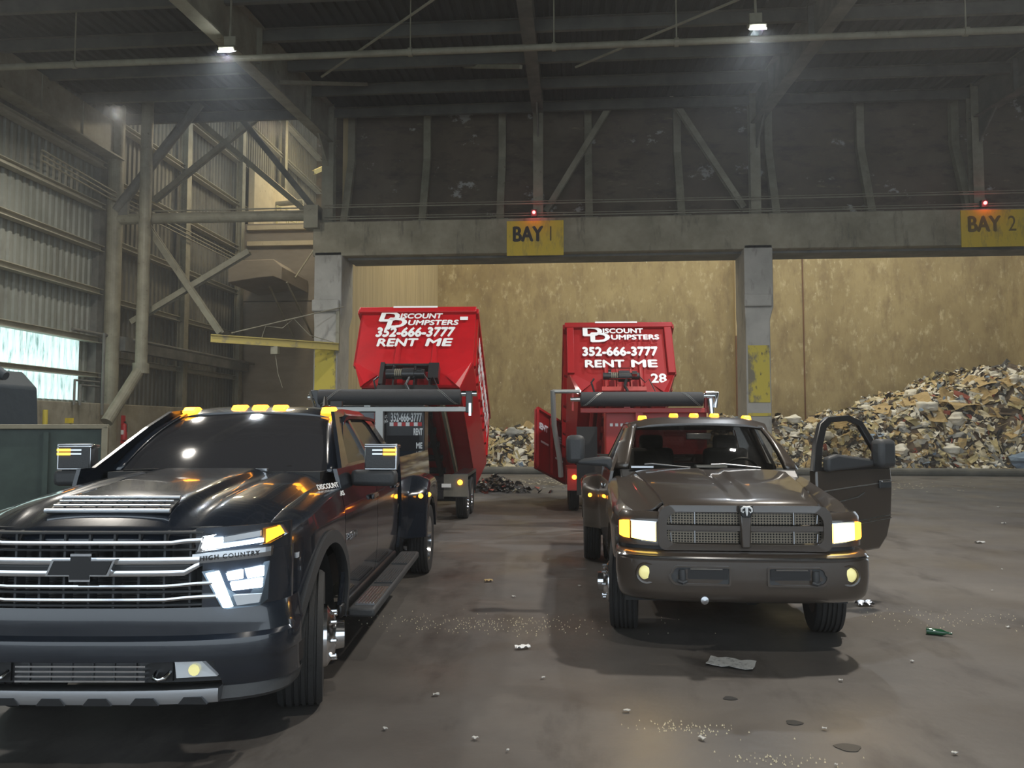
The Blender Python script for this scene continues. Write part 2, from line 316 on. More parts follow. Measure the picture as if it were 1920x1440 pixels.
# girders along Y following the roof pitch
def gz(y): return ceil_z(y)-.05
for x,d,l in((-8.55,1.35,'deep steel girder over the left corner of the bays'),(-1.07,.5,'slim steel girder above the left bay sign'),(6.4,1.1,'deep steel girder over the middle pillar'),(13.7,1.1,'deep steel girder over the BAY 2 sign')):
    b=MB(); b.ibeam((x,-9,gz(-9)-d/2),(x,26.8,gz(26.8)-d/2),d,.38,.04)
    for y in (4,8,12,16,20,24): b.box((x,y,gz(y)-d/2),(.34,.03,d-.08))
    b.prism([(25.2,gz(25.2)-d+.02),(26.4,gz(26)-d+.02),(26.4,gz(26)-d-.9)],x-.03,x+.03,'x')
    tag(ob('roof_girder',b,M['steel'] if x<-5 else M['steeldark']),l,'girder')  # left girder takes paler steel, the light on it put into colour
for (x,y),(x2,y2),l in(((-8.3,21),(-6.6,24.2),'short knee brace right of the left deep girder'),((-1.3,20.5),(-3.2,23),'short knee brace left of the slim girder'),((13.9,22),(16,25),'short knee brace right of the far girder')):
    b=MB(); b.bar((x,y,gz(y)-1.2),(x2,y2,gz(y2)-.1),.1,.1); tag(ob('knee_brace',b,M['steel']),l,'brace')
# crane beam / eave girder along the left wall
b=MB(); b.box((-16.3,8,12.0),(.25,36,1.35)); b.box((-16.15,8,11.35),(.55,36,.06)); 
for y in range(-8,26,2): b.box((-16.16,y,12.0),(.06,.04,1.3))
tag(ob('eave_girder',b,M['steel']),'deep plated steel girder along the top of the left wall','girder')
# purlins along X
PY=[26.6,24.4,22.3,20.2,18.0,15.8,13.6,11.4,9.2]
for i,y in enumerate(PY):
    z=gz(y)-.02
    b=MB(); b.prism([(y-.11,z),(y+.03,z),(y+.03,z-.02),(y-.0,z-.02),(y-.0,z-.3),(y+.1,z-.3),(y+.1,z-.33),(y-.03,z-.33),(y-.03,z-.02),(y-.11,z-.02)],-16.5,21,'x')
    tag(ob('roof_purlin',b,M['purlin']),'steel roof purlin across the bays, %s from the dark upper wall'%['first','second','third','fourth','fifth','sixth','seventh','eighth','ninth'][i],'beam','roof purlins')
# hanging pipe with couplings and hangers
b=MB(); b.tube([(-16.4,18.3,11.05),(25,18.3,11.05)],.08,14)
tag(ob('sprinkler_pipe',b,M['steel']),'long horizontal sprinkler pipe hung under the roof','pipe')
for x in(-12.6,-3.9,-.35,2.6,9.3,13):
    h=MB(); h.tube([(x,18.3,11.05),(x,18.3,12.7)],.018,6); h.lathe([(.11,-.05),(.11,.05)],(x,18.3,11.05),'x',14); ob('pipe_hanger',h,M['steel'],bpy.data.objects['sprinkler_pipe'])
for p0,p1,l in(((-6.9,20.6,11.6),(-.8,15.8,12.3),'left'),((.2,21.4,12.0),(6.2,17.5,12.5),'right')):
    b=MB(); b.tube([p0,p1],.035,6); tag(ob('sway_rod',b,M['steel']),'thin diagonal sway rod crossing the pipe %s of the slim girder'%l,'rod')
# girts on the left wall
for i,z in enumerate((11.05,9.55,8.05,6.52,4.82,3.59)):
    b=MB(); y1=25.7; b.ibeam((-16.5,-9,z),(-16.5,y1,z),.2 if z>4 else .16,.3,.02)
    tag(ob('wall_girt',b,M['girt']),'horizontal steel girt on the near left wall, %s from the top'%['first','second','third','fourth','fifth','sixth'][i],'beam','girts on the near left wall')
GZ=[4.2,6.3,8.4,10.6,12.8,15.0,17.2,19.4]
for i,z in enumerate(GZ):
    b=MB(); b.ibeam((-16.4,26.4,z),(-16.4,48.8,z),.2,.34,.02)
    tag(ob('wall_girt',b,M['girt']),'horizontal steel girt on the annex wall, %s from the bottom'%['first','second','third','fourth','fifth','sixth','seventh','eighth'][i],'beam','girts on the annex wall')
for y,l in((31,'nearest'),(36.4,'second'),(42,'third')):
    b=MB(); b.ibeam((-16.2,y,2.6),(-16.2,y,22),.3,.36,.03,(1,0,0)); tag(ob('wall_column',b,M['steel']),'tall steel column on the annex wall, %s one'%l,'column')
b=MB(); b.tube([(-16.3,24,5.0),(-16.2,26.2,5.0),(-15.6,27,4.9),(-15.6,36.9,4.9)],.06,8); b.box((-15.95,31.5,4.75),(.3,10.6,.5)); tag(ob('wall_rail',b,M['steeldark']),'dark steel rail low along the annex wall','beam')
for k in range(3):
    b=MB(); b.tube([(-16.1,22,9.95+.16*k),(-16.05,26.4,9.75+.16*k),(-15.8,36.8,9.6+.16*k)],.03,6); tag(ob('wall_conduit',b,M['steel']),'thin conduit along the left walls, %s of three'%['lowest','middle','topmost'][k],'pipe')
# pipes at the daylight band
b=MB(); b.tube([(-15.9,24.9,3.3),(-15.9,23.6,3.3),(-15.9,23.6,2.5)],.04,8); b.tube([(-15.9,24.9,3.15),(-15.9,23.9,3.15),(-15.9,23.9,2.5)],.04,8); b.tube([(-15.9,25.1,5.0),(-15.9,25.1,2.2)],.05,8)
tag(ob('bent_pipes',b,M['steeldark']),'bent pipes in front of the daylit panel beside the corner column','pipe')
# annex lintels on the end wall, duct hood, bright platform railings
for z,l in((11.7,'upper'),(10.9,'lower')):
    b=MB(); b.box((-14,36.9,z),(4,.3,.22)); tag(ob('wall_ledge',b,M['brick']),l+' pale ledge on the annex end wall','ledge')
b=MB(); b.prism([(-15.4,9.3),(-13.3,9.35),(-12.9,9.0),(-12.9,8.4),(-13.3,8.55),(-14.0,8.5),(-15.4,8.3)],33.4,36.9,'y'); tag(ob('duct_hood',b,M['dullwall'],bevel=.03),'boxed metal hood sticking out of the annex end wall','duct')
for a_,l in(((-13.9,34.5,8.3),'left'),((-12.9,34.0,8.4),'right')):
    b=MB(); b.tube([a_,(a_[0]+.3,36.9,6.2)],.05,8); tag(ob('hood_strut',b,M['steel']),'%s thin strut under the metal hood'%l,'strut')
b=MB(); b.tube([(-12.5,34,8.6),(-12.0,36.6,11.3)],.04,8); tag(ob('hood_strut',b,M['steel']),'pale rod rising from the metal hood','strut')
M['rail']=mat('pale yellow railing and far steel',(.6,.5,.2),.6)  # also colours the far steel, whose lit look is put into this tone
t=thing('stair_railing','pale yellow stair railing on the bright far platform','railing',(-15.2,38.5,12.2),68)
for k in range(5):
    b=MB(); b.tube([(k*.75,0,0),(k*.75,0,1.1)],.03,6); b.tube([(k*.75,0,0),(k*.75+.35,0,1.1)],.025,6); ob('post',b,M['rail'],t)
for z in(.55,1.1): b=MB(); b.tube([(0,0,z),(3.2,0,z)],.03,6); ob('rail',b,M['rail'],t)
b=MB(); b.box((-15.0,42,12.1),(1.4,8,.15)); tag(ob('steel_platform',b,M['steel']),'narrow steel platform high behind the round strut','platform')
b=MB(); b.tube([(-15.9,40.2,13.9),(-14.4,40.2,14.0)],.14,12); tag(ob('exhaust_pipe',b,M['steel']),'short fat pipe sticking out of the pale block wall','pipe')
for x,l in((-10.9,'left'),(-9.6,'right')):
    b=MB(); b.ibeam((x,43,12),(x,43,20),.25,.25,.03,(1,0,0)); b.bar((x,43,13),(x+1.2,43,16),.1,.1); tag(ob('steel_column',b,M['rail']),'pale lit steel column far behind the bright opening, %s one'%l,'column')
for k in range(4):
    b=MB(); b.ibeam((-15.6+k*1.5,28,19.8-k*.5),(-14.8+k*1.5,48.5,19.8-k*.5),.3,.2,.03); tag(ob('far_beam',b,M['rail']),'pale roof beam running back over the bright far hall, %s from the left'%['first','second','third','fourth'][k],'beam')
for k,(a_,c_,l) in enumerate((((-13.2,39,12.6),(-9.4,44,18.5),'lowest'),((-13.4,39,15.2),(-9.2,46,20.5),'middle'),((-13.3,39,17.6),(-11.0,46,22.0),'highest'))):
    b=MB(); b.ibeam(a_,c_,.22,.22,.03); b.bar((a_[0]+.8,a_[1]+.9,a_[2]+.9),(a_[0]+2.6,a_[1]+2.4,a_[2]-1.4),.08,.08); tag(ob('far_truss',b,M['rail']),'pale sloping truss member over the bright far hall, %s one'%l,'beam')
for x,y,l in((-10.3,41,'near'),(-9.7,46,'far')):
    b=MB(); b.bar((x-.8,y,17.3),(x+1.6,y,17.3),.15,.25); b.bar((x,y,14),(x+1.2,y,17.3),.1,.1); b.bar((x+1.2,y,13.2),(x-.2,y,15.4),.1,.1); tag(ob('cross_truss',b,M['rail']),'pale cross truss in the bright far hall, %s one'%l,'beam')
# signs
def sign(x0,x1,z0,z1,words,lab,tcol,fade):
    t=thing('bay_sign',lab,'sign',((x0+x1)/2,25.985,(z0+z1)/2))
    b=MB(); b.box((0,0,0),(x1-x0,.03,z1-z0)); ob('panel',b,M['sign'],t)
    for s_,px,m_ in words:
        o_=text('lettering',s_,.66,m_,t,(px,-.018,.12),(90,0,0),ext=.002,off=0,sx=.86,sy=1.1)
        if len(s_)>1:
            bm=bmesh.new(); bm.from_mesh(o_.data); g0=bm.verts[:]+bm.edges[:]+bm.faces[:]
            for dx,dy in((.035,.0),(.018,.02),(.018,-.02),(-.018,0)):
                r_=bmesh.ops.duplicate(bm,geom=g0); bmesh.ops.translate(bm,vec=(dx,dy,.0006*(1+dx*20)),verts=[e for e in r_['geom'] if isinstance(e,bmesh.types.BMVert)])
            bm.to_mesh(o_.data); bm.free()
M['black']=mat('black paint',(.02,.018,.015),.6); M['fade']=mat('faded black paint',(.14,.1,.02),.7)
sign(-2.13,-.19,7.64,8.84,[('BAY',-.27,M['black']),('1',.53,M['fade'])],'yellow painted sign reading BAY 1, over the middle of the left bay',0,0)
sign(12.84,14.95,7.68,8.9,[('BAY',-.35,M['fade']),('2',.55,M['fade'])],'duller yellow sign reading BAY 2, cut by the right edge',0,0)
M['redlamp']=mat('red signal glow',(1,.05,.05),.4,emit=(1,.05,.05),es=14)
for x,l in((-1.2,'small red signal lamp on the ledge above the left bay'),(13.62,'red signal lamp on the ledge glowing on the right-hand sign')):
    t=thing('signal_lamp',l,'lamp',(x,26.05,9.0))
    b=MB(); b.box((0,0,.12),(.2,.15,.24)); ob('housing',b,M['black'],t); b=MB(); b.lathe([(.001,-.05),(.055,-.03),(.055,0)],(0,-.08,.13),'y',14); ob('lens',b,M['redlamp'],t)
    l_=bpy.data.lights.new('signal_glow','POINT'); l_.energy=4; l_.color=(1,.1,.1); l_.shadow_soft_size=.05; lo=bpy.data.objects.new('signal_glow',l_); COL.objects.link(lo); lo.parent=t; lo.location=(0,-.3,.1)
# flood lamps
M['lampglass']=mat('lit white flood lens',(1,1,1),.3,emit=(.85,.93,1),es=25)
for x,z,e,l in((-8.19,10.82,420,'lit white flood lamp below the left deep girder'),(4.31,10.88,380,'lit white flood lamp on the pipe left of the middle pillar girder')):
    t=thing('flood_lamp',l,'lamp',(x,17.5,z),0)
    b=MB(); b.box((0,.03,.1),(.4,.26,.12),(32,0,0)); b.box((0,.12,.3),(.3,.06,.3)); ob('housing',b,M['steel'],t,bevel=.02)
    b=MB(); b.box((0,-.04,.0),(.36,.22,.03),(32,0,0)); ob('lens',b,M['lampglass'],t)
    b=MB(); b.tube([(0,.12,.3),(0,.14,1.35)],.03,8); ob('bracket',b,M['steel'],t)
    a_=area('flood_light',(0,-.04,-.03),(4,0,0),.35,e,(.86,.93,1),spread=135); a_.parent=t
# pit kerb
b=MB(); b.tube([(-8,29.4,.12),(22,29.4,.12)],.16,14); struct(ob('trim_kerb',b,M['steeldark']))
# jib crane
t=thing('jib_crane','yellow jib crane arm with hoist left of the bay one pillar','crane',(-8.3,26,4.6),0)
A=Vector((-3.25,-2.1,.05)); 
b=MB(); b.ibeam(tuple(A),(.35,-.1,-.05),.26,.14,.03); ob('arm',b,M['jib'],t)
b=MB(); b.tube([(-2.7,-1.8,.25),(.5,-.05,1.35)],.02,6); ob('tie_rod',b,M['steel'],t)
b=MB(); b.box((-1.5,-1.1,-.26),(.24,.2,.26)); b.tube([(-1.5,-1.1,-.3),(-1.4,-1.1,-1.0),(-1.25,-1.05,-1.5)],.012,6); ob('hoist',b,M['steel'],t,bevel=.02)
b=MB(); b.tube([(-1.9,-1.3,.1),(-1.8,-1.2,.55),(-1.3,-1.0,.5),(-1.0,-.8,.85),(-.5,-.6,.3),(.2,-.2,.1)],.014,6); ob('cable',b,M['steel'],t)
b=MB(); b.box((.3,-.03,.6),(.12,.1,1.7)); ob('wall_bracket',b,M['steel'],t)
# fire extinguisher
M['red']=mat('fire red paint',(.45,.02,.02),.35); M['white']=mat('white paint',(.8,.8,.78),.5); M['chrome']=mat('chrome',(.75,.76,.78),.12,1); M['rubber']=mat('tyre rubber',(.025,.025,.025),.75,bump=(60,.2))
t=thing('fire_extinguisher','red fire extinguisher hung on the low concrete wall','fire extinguisher',(-15.97,26.55,1.3))
b=MB(); b.lathe([(.05,0),(.11,.03),(.11,.52),(.07,.6),(.03,.63)],(0,0,0),'z',18); ob('cylinder',b,M['red'],t,smooth=40)
b=MB(); b.box((0,0,.66),(.14,.05,.05)); b.tube([(.0,0,.63),(.14,-.05,.6),(.16,-.08,.3)],.014,6); ob('valve',b,M['black'],t)
b=MB(); b.box((.0,-.112,.3),(.1,.01,.16)); ob('label_plate',b,M['white'],t)
b=MB(); b.box((-.11,0,.4),(.22,.14,1.0)); ob('back_board',b,M['red'],t)
# green roll-off box and the machine behind
M['green']=layer(mat('scuffed green box paint',(.018,.035,.03),.5,noise=(1.2,(.045,.075,.062),.4,.7,(1,1,1))),2,(.12,.14,.12),.66,.74,seed=3)
t=thing('roll_off_box','dark green scuffed roll-off box at the left edge','dumpster',(-8.15,13,0),33)
b=MB(); b.box((-3.2,1.2,.98),(6.4,2.4,1.6)); ob('body',b,M['green'],t,bevel=.03)
b=MB(); b.box((-3.2,-.02,1.8),(6.44,.1,.08)); b.box((0,1.2,1.8),(.1,2.4,.08)); b.box((-.02,-.02,.98),(.1,.1,1.66)); ob('top_rail',b,M['steel'],t,bevel=.01)
for k in range(5): b=MB(); b.box((-.9-1.2*k,-.04,.95),(.08,.08,1.5)); ob('rib',b,M['green'],t)
b=MB(); b.box((-3.2,1.2,.09),(6.2,2.0,.18)); ob('skid',b,M['steeldark'],t)
M['tarp']=mat('dark blue tarpaulin',(.02,.03,.04),.6,bump=(5,.5))
t=thing('covered_machine','dark upright machine under a sheet behind the green roll-off box','machine',(-13.45,17.2,0))
b=MB(); b.prism([(-1.2,0),(-1.2,3.0),(.0,3.15),(.38,2.75),(.55,0)],-.8,.8,'y'); ob('cover',b,M['tarp'],t,bevel=.06)
b=MB(); b.tube([(-.9,-.5,3.0),(.2,-.6,3.12),(.62,-.6,2.95)],[.2,.24,.1],10); ob('folded_sheet',b,M['tarp'],t,smooth=60)
b=MB(); b.lathe([(.07,0),(.07,2.3)],(-15.5,21.7,0),'z',12); tag(ob('bollard',b,M['yellow']),'slim yellow bollard before the low wall at the left','bollard')
b=MB(); b.box((-13.32,19.6,1.96),(.22,.04,.14)); tag(ob('warning_plate',b,M['sign']),'small yellow warning plate above the green roll-off box','sign')
b=MB(); b.lathe([(.03,0),(.03,2.0)],(-13.32,19.65,0),'z',8); ob('sign_post',b,M['steel'],bpy.data.objects['warning_plate'])
# ================================================================ truck helpers
def paint(name,col,rough=.22,flake=0): 
    m=mat(name,col,rough,.0,1.0); return m
M['chevy']=paint('black blue truck paint',(.008,.012,.02),.25); M['ram']=paint('charcoal truck paint',(.058,.045,.036),.3)
M['plastic']=mat('dark grey moulded plastic',(.045,.047,.05),.55,bump=(80,.1)); M['trimblk']=mat('black trim',(.012,.012,.013),.4)
M['dkglass']=mat('dark tinted glass',(.03,.03,.033),.08,spec=.35); M['frame']=mat('chassis black',(.02,.02,.02),.6)
M['amber']=mat('lit amber lens',(1,.35,.02),.3,emit=(1,.33,.02),es=6); M['amberdim']=mat('amber lens',(1,.42,.04),.25,emit=(1,.36,.02),es=2.2)
M['led']=mat('lit cool white lamp',(1,1,1),.2,emit=(.75,.9,1),es=16); M['warmlamp']=mat('lit warm headlamp',(1,.9,.6),.2,emit=(1,.66,.11),es=5)
M['fog']=mat('pale yellow fog lens',(.85,.8,.35),.2,emit=(.9,.8,.35),es=.35); M['lens']=mat('clear lamp lens',(.75,.8,.85),.08,.6,emit=(.8,.9,1),es=.08)
M['silver']=mat('brushed silver',(.5,.51,.53),.3,1); M['fabric']=mat('grey seat fabric',(.1,.095,.09),.9); M['white']=mat('white lettering',(.85,.86,.86),.5)
M['brightm']=mat('bright satin trim',(.8,.82,.85),.32,1); M['lampdark']=mat('smoked lamp bowl',(.12,.15,.18),.15,.8)
def clearglass(name,tint,fac=.12):
    m=bpy.data.materials.new(name); m.use_nodes=True; n=m.node_tree; n.nodes.clear()
    o=n.nodes.new('ShaderNodeOutputMaterial'); t=n.nodes.new('ShaderNodeBsdfTransparent'); g=n.nodes.new('ShaderNodeBsdfGlossy'); x=n.nodes.new('ShaderNodeMixShader'); fr=n.nodes.new('ShaderNodeFresnel')
    t.inputs[0].default_value=(*tint,1); g.inputs[0].default_value=(1,1,1,1); g.inputs['Roughness'].default_value=.02; fr.inputs[0].default_value=1.5
    n.links.new(fr.outputs[0],x.inputs[0]); n.links.new(t.outputs[0],x.inputs[1]); n.links.new(g.outputs[0],x.inputs[2]); n.links.new(x.outputs[0],o.inputs[0]); return m
M['glass']=clearglass('windscreen glass',(.72,.7,.66)); M['reartint']=clearglass('dark rear glass',(.13,.12,.12)); M['tint']=clearglass('smoked side glass',(.28,.25,.24))
def lerp(tab,y):
    if y<=tab[0][0]: return tab[0][1]
    for (a,u),(b,v) in zip(tab,tab[1:]):
        if y<=b: t=(y-a)/(b-a); return u+(v-u)*t
    return tab[-1][1]
def sm(t): t=max(0,min(1,t)); return t*t*(3-2*t)
def fr(a,b,n): return [a+(b-a)*i/n for i in range(n+1)]
def archz(y,ya,za,ra,zb):
    d=abs(y-ya); return max(zb,za+math.sqrt(max(0,ra*ra-d*d))) if d<ra else zb
def archys(y0,y1,ya,ra,n=14):
    ys=set(fr(y0,y1,n))
    for k in range(25):
        y=ya-ra*math.cos(math.pi*k/24)
        if y0<y<y1: ys.add(y)
    return sorted(ys)
def spanel(name,par,m,sg,ys,zlo,zhi,xf,nz=10,t=.03,top=None,label=None):
    rows=[]
    for y in ys:
        a,b_=zlo(y),zhi(y); r_=[(sg*xf(y,z),y,z) for z in fr(a,b_,nz)]
        if top: r_+=[(sg*p[0],y,p[1]) for p in top(y)]
        rows.append(r_)
    b=MB(); b.slab(rows,(-sg*t,0,0)); o=ob(name,b,m,par,smooth=32)
    if label: o['label']=label
    return o
def plan(x,W,D,n=3.0): return D-D*(max(0,1-abs(x/W)**n))**(1/n)
def wrapshell(b,prof,D,x0=-1,x1=1,n=3.0,ns=40,t=.03):
    """prof: (z,W,yoff) rows; x from x0*W..x1*W"""
    rows=[]
    for z,W,yo in prof:
        r_=[]
        for i in range(ns+1):
            s=x0+(x1-x0)*i/ns; x=W*math.sin(s*math.pi/2) if (x0==-1 and x1==1) else W*s
            r_.append((x,plan(x,W,D,n)+yo,z))
        rows.append(r_)
    b.slab(rows,(0,t,0)); return b
def wbar(b,z,h,dp,x0,x1,W,D,yo=0,n=3.0,ns=16,dz=lambda x:0):
    P=[]
    for i in range(ns+1):
        x=x0+(x1-x0)*i/ns; y=plan(x,W,D,n)+yo; zz=z+dz(x)
        P.append([(x,y,zz+h/2),(x,y-.004,zz),(x,y,zz-h/2),(x,y+dp,zz-h/2),(x,y+dp,zz+h/2)])
    b.rows(P,close=True); b.add(P[0],[(0,1,2,3,4)]); b.add(P[-1],[(4,3,2,1,0)]); return b
def wheel(par,x,y,r,wd,sg,style,steer=0,inner=False):
    h=wd/2; hz=r
    prof=[(r*.6,-h*.8),(r*.8,-h),(r*.95,-h*.98),(r*.985,-h*.86)]
    g=[-.66,-.3,.0,.3,.66]
    for q in g: prof+=[(r,(q-.07)*h),(r-.012,(q-.045)*h),(r-.012,(q+.045)*h),(r,(q+.07)*h)]
    prof+=[(r*.985,h*.86),(r*.95,h*.98),(r*.8,h),(r*.6,h*.8)]
    b=MB(); b.lathe(prof,(0,0,0),'x',48,closed=True)
    t=ob('tyre',b,M['rubber'],par,smooth=30,loc=(x,y,hz)); t.rotation_euler=(0,0,R(steer))
    s=sg; b=MB(); P=[(r*.62,-h*.8*s),(r*.6,h*.72*s),(r*.64,h*.86*s),(r*.6,h*.84*s),(r*.56,h*.5*s)]
    if style=='out': P+=[(r*.5,h*.55*s),(r*.46,h*1.15*s),(r*.30,h*1.5*s),(r*.22,h*1.55*s),(r*.2,h*1.95*s),(.001,h*2.0*s)]
    else: P+=[(r*.5,h*.1*s),(r*.42,-h*.45*s),(r*.22,-h*.5*s),(r*.2,-h*.1*s),(.001,-h*.05*s)]
    b.lathe(P,(0,0,0),'x',36); rm=ob('rim',b,M['chrome'],t,smooth=30)
    if not inner:
        for k in range(8 if style=='out' else 0):
            b=MB(); a=2*math.pi*k/8; rr=r*.36; b.lathe([(.014,0),(.014,.035*s),(.007,.042*s)],(h*1.32*s,rr*math.cos(a),rr*math.sin(a)),'x',8); ob('wheel_nut',b,M['chrome'],t)
            b=MB(); a=2*math.pi*(k+.5)/8; rr=r*.49; b.lathe([(.03,0),(.03,.012*s)],(h*.72*s,rr*math.cos(a),rr*math.sin(a)),'x',10); ob('hand_hole',b,M['trimblk'],t)
    return t
# ================================================================ black-blue pickup (left)
def chevy():
    T=thing('pickup_truck','black-blue dual-wheel crew cab pickup with lit white headlamps, at left','truck',(-2.553,3.93,0),4.0)
    P=M['chevy']; W=1.03; YA=1.06; ZA=.43; RA=.6
    hb=[(0.04,1.20),(.07,1.245),(.14,1.275),(.28,1.325),(.48,1.368),(1.0,1.425),(1.66,1.465)]
    def hz(x,y):
        a=abs(x); z=lerp(hb,y)-.075*(a/.86)**3
        k=sm(y/.35); z+=k*(.034*(1-sm((a-.33)/.09))+.022*sm((a-.47)/.08)*(1-sm((a-.7)/.12)))
        return z
    hy=[.04,.055,.07,.1,.14,.2,.28,.38,.48,.6,.75,.9,1.05,1.2,1.35,1.5,1.6]
    hx=fr(-.84,.84,56)
    def hyy(x,y): return y+ .17*(abs(x)/.84)**2.6*(1-y/1.6)+.20*(abs(x)/.84)**2*(y/1.6)
    b=MB(); b.slab([[(x,hyy(x,y),hz(x,y)) for x in hx] for y in hy],(0,0,-.02)); H=ob('hood',b,P,T,smooth=40)
    # hood intake
    b=MB()
    b.rows([[(x,y,hz(0,y)+.006) for x in fr(-.34,.34,8)] for y in(.20,.25,.30,.35)]); ob('hood_intake',b,M['trimblk'],T,solid=.008)
    HI=bpy.data.objects[[o.name for o in T.children if o.name.startswith('hood_intake')][0]]
    b=MB()
    for y,w_ in((.20,.35),(.25,.33),(.30,.325),(.355,.34)): b.tube([(-w_,y,hz(0,y)+.016),(w_,y,hz(0,y)+.016)],.006 if .21<y<.32 else .012,8)
    ob('chrome_slats',b,M['brightm'],HI)
    for x in fr(-.27,.27,6): b=MB(); b.tube([(x,.2,hz(0,.2)+.012),(x,.355,hz(0,.355)+.012)],.005,5); ob('divider',b,M['plastic'],HI)
    # side surface
    def xf(y,z):
        d=.07*max(0,(z-.98)/.5)**2+.05*max(0,(.85-z)/.45)**2
        if y<.8: d+=.13*((.8-y)/.6)**2.2
        return W-d+.008*math.exp(-((z-1.16)/.05)**2)
    def shoulder(y): return lerp([(.2,1.14),(.5,1.22),(1.0,1.29),(1.7,1.36)],y)
    def ftop(y):
        xs=xf(y,shoulder(y)); zs=shoulder(y); xe=.845; yy=min(y,1.6); ze=hz(.84,max(.04,min(1.6,(y-.18)/1.0)))+.0
        return [(xs+(xe-xs)*sm(t)*.6+(xe-xs)*t*.4, zs+(ze-zs)*math.sin(t*math.pi/2)) for t in(.15,.3,.45,.6,.8,1)]
    for s in(1,-1):
        ys=archys(.25,1.55,YA,RA)
        spanel('front_fender',T,P,s,ys,lambda y:archz(y,YA,ZA,RA,.74 if y<YA else .45),shoulder,xf,10,top=ftop)
        rows=[]
        for k in range(29):
            a=math.pi*(-.06+1.12*k/28); y=YA-RA*math.cos(a); z=ZA+RA*math.sin(a); y2=YA-(RA+.075)*math.cos(a); z2=ZA+(RA+.075)*math.sin(a); z=max(z,.4);z2=max(z2,.4)
            x=xf(y,max(z,.5))
            rows.append([(s*(x-.05),y,z),(s*(x+.018),y,z),(s*(x+.014),y2,z2),(s*(x-.02),y2,z2)])
        b=MB(); b.rows(rows); ob('wheel_arch_trim',b,M['plastic'],T,smooth=40,solid=.006)
        b=MB(); b.rows([[(s*q,YA-(RA+.04)*math.cos(a),ZA-.05+(RA+.04)*math.sin(a)) for a in fr(0,math.pi,20)] for q in(.5,.92)]); b.box((s*.5,YA,.85),(.02,1.1,.6)); ob('wheel_well',b,M['frame'],T)
        spanel('door',T,P,s,fr(1.565,2.86,10),lambda y:.5,lambda y:1.49,xf,12)
        d2=spanel('door',T,P,s,fr(2.875,4.02,8),lambda y:.5,lambda y:1.50,xf,12)
        for dy in(2.66,3.86):
            b=MB(); b.box((s*1.04,dy,1.2),(.03,.24,.045)); ob('door_handle',b,P,d2,bevel=.01)
        b=MB(); b.box((s*.99,2.8,.46),(.05,2.5,.1)); ob('rocker_panel',b,M['trimblk'],T,bevel=.02)
        # greenhouse side
        xs=lambda z: 1.0-.035-.26*((z-1.46)/.48)**1.15 if z>1.46 else .985
        def side(name,outer,inner,m,par=T,t=.03,off=0):
            def cv(pl,tt): return [(s*(xs(z)+off-tt),y,z) for y,z in pl]
            b=MB(); n=len(outer)
            vs=cv(outer,0)+(cv(inner,0) if inner else [])+cv(outer,t)+(cv(inner,t) if inner else [])
            fs=[]
            if inner:
                for i in range(n):
                    j=(i+1)%n; fs+=[(i,j,n+j,n+i),(2*n+i,3*n+i,3*n+j,2*n+j),(i,2*n+i,2*n+j,j),(n+i,n+j,3*n+j,3*n+i)]
            else: fs=[tuple(range(n)),tuple(range(2*n-1,n-1,-1))]+[(i,i+n,(i+1)%n+n,(i+1)%n) for i in range(n)]
            b.add(vs,fs); return ob(name,b,m,par)
        side('window_frame',[(1.72,1.47),(2.25,1.80),(2.5,1.93),(2.9,1.96),(2.9,1.47),(2.2,1.47)],[(2.0,1.51),(2.33,1.76),(2.55,1.88),(2.84,1.90),(2.84,1.51),(2.3,1.51)],P)
        side('window_frame',[(2.88,1.47),(2.88,1.96),(3.6,1.95),(3.95,1.86),(4.22,1.5),(3.6,1.47)],[(2.95,1.51),(2.95,1.90),(3.55,1.89),(3.72,1.82),(3.9,1.53),(3.5,1.51)],P)
        g=side('side_window',[(1.98,1.5),(2.33,1.77),(2.55,1.89),(2.86,1.91),(2.86,1.5)],None,M['dkglass'],t=.006,off=-.018)
        side('side_window',[(2.93,1.5),(2.93,1.91),(3.55,1.90),(3.74,1.83),(3.93,1.5)],None,M['dkglass'],t=.006,off=-.018)
        # bed side with flared dual-wheel fender
        YR=5.55; RR=.5
        def xb(y,z): return W-.03*max(0,(z-1)/.5)**2-.05*max(0,(.85-z)/.45)**2
        spanel('bed_side',T,P,s,archys(4.3,7.0,YR,RR),lambda y:archz(y,YR,.43,RR,.5),lambda y:1.47,xb,8)
        rows=[]
        for y in archys(YR-.78,YR+.78,YR,RR,20):
            e=sm((.78-abs(y-YR))/.22); zl=archz(y,YR,.43,RR,.52); zt=1.02+.2*sm((.78-abs(y-YR))/.5); w2=.24*e
            r_=[]
            for q in fr(0,1,4): r_.append((s*(1.0+w2*(.94+.06*q)),y,zl+(zt-.1-zl)*q))
            for q in(.25,.5,.75,1): r_.append((s*(1.0+w2*math.cos(q*math.pi/2)),y,zt-.1+.1*math.sin(q*math.pi/2)))
            rows.append(r_)
        b=MB(); b.slab(rows,(-s*.03,0,0)); fo=ob('rear_fender',b,P,T,smooth=32)
        b=MB(); b.rows([[(s*1.0,YR-.77,.52),(s*1.22,YR-.62,.52)],[(s*1.0,YR-.77,1.0),(s*1.2,YR-.6,1.0)]]); ob('fender_front',b,P,fo,solid=.01)
        for yy,xx in((YR-.7,1.17),(YR-.5,1.24)):
            b=MB(); b.lathe([(.028,0),(.022,-.02),(.001,-.025)],(s*xx,yy-.0,1.0),'y',12); ob('marker_lamp',b,M['amber'],fo)
        wheel(T,s*.87,YA-.03,.425,.275,s,'out',steer=13); wheel(T,s*1.09,YR,.42,.24,s,'in'); wheel(T,s*.80,YR,.42,.24,s,'in',inner=True)
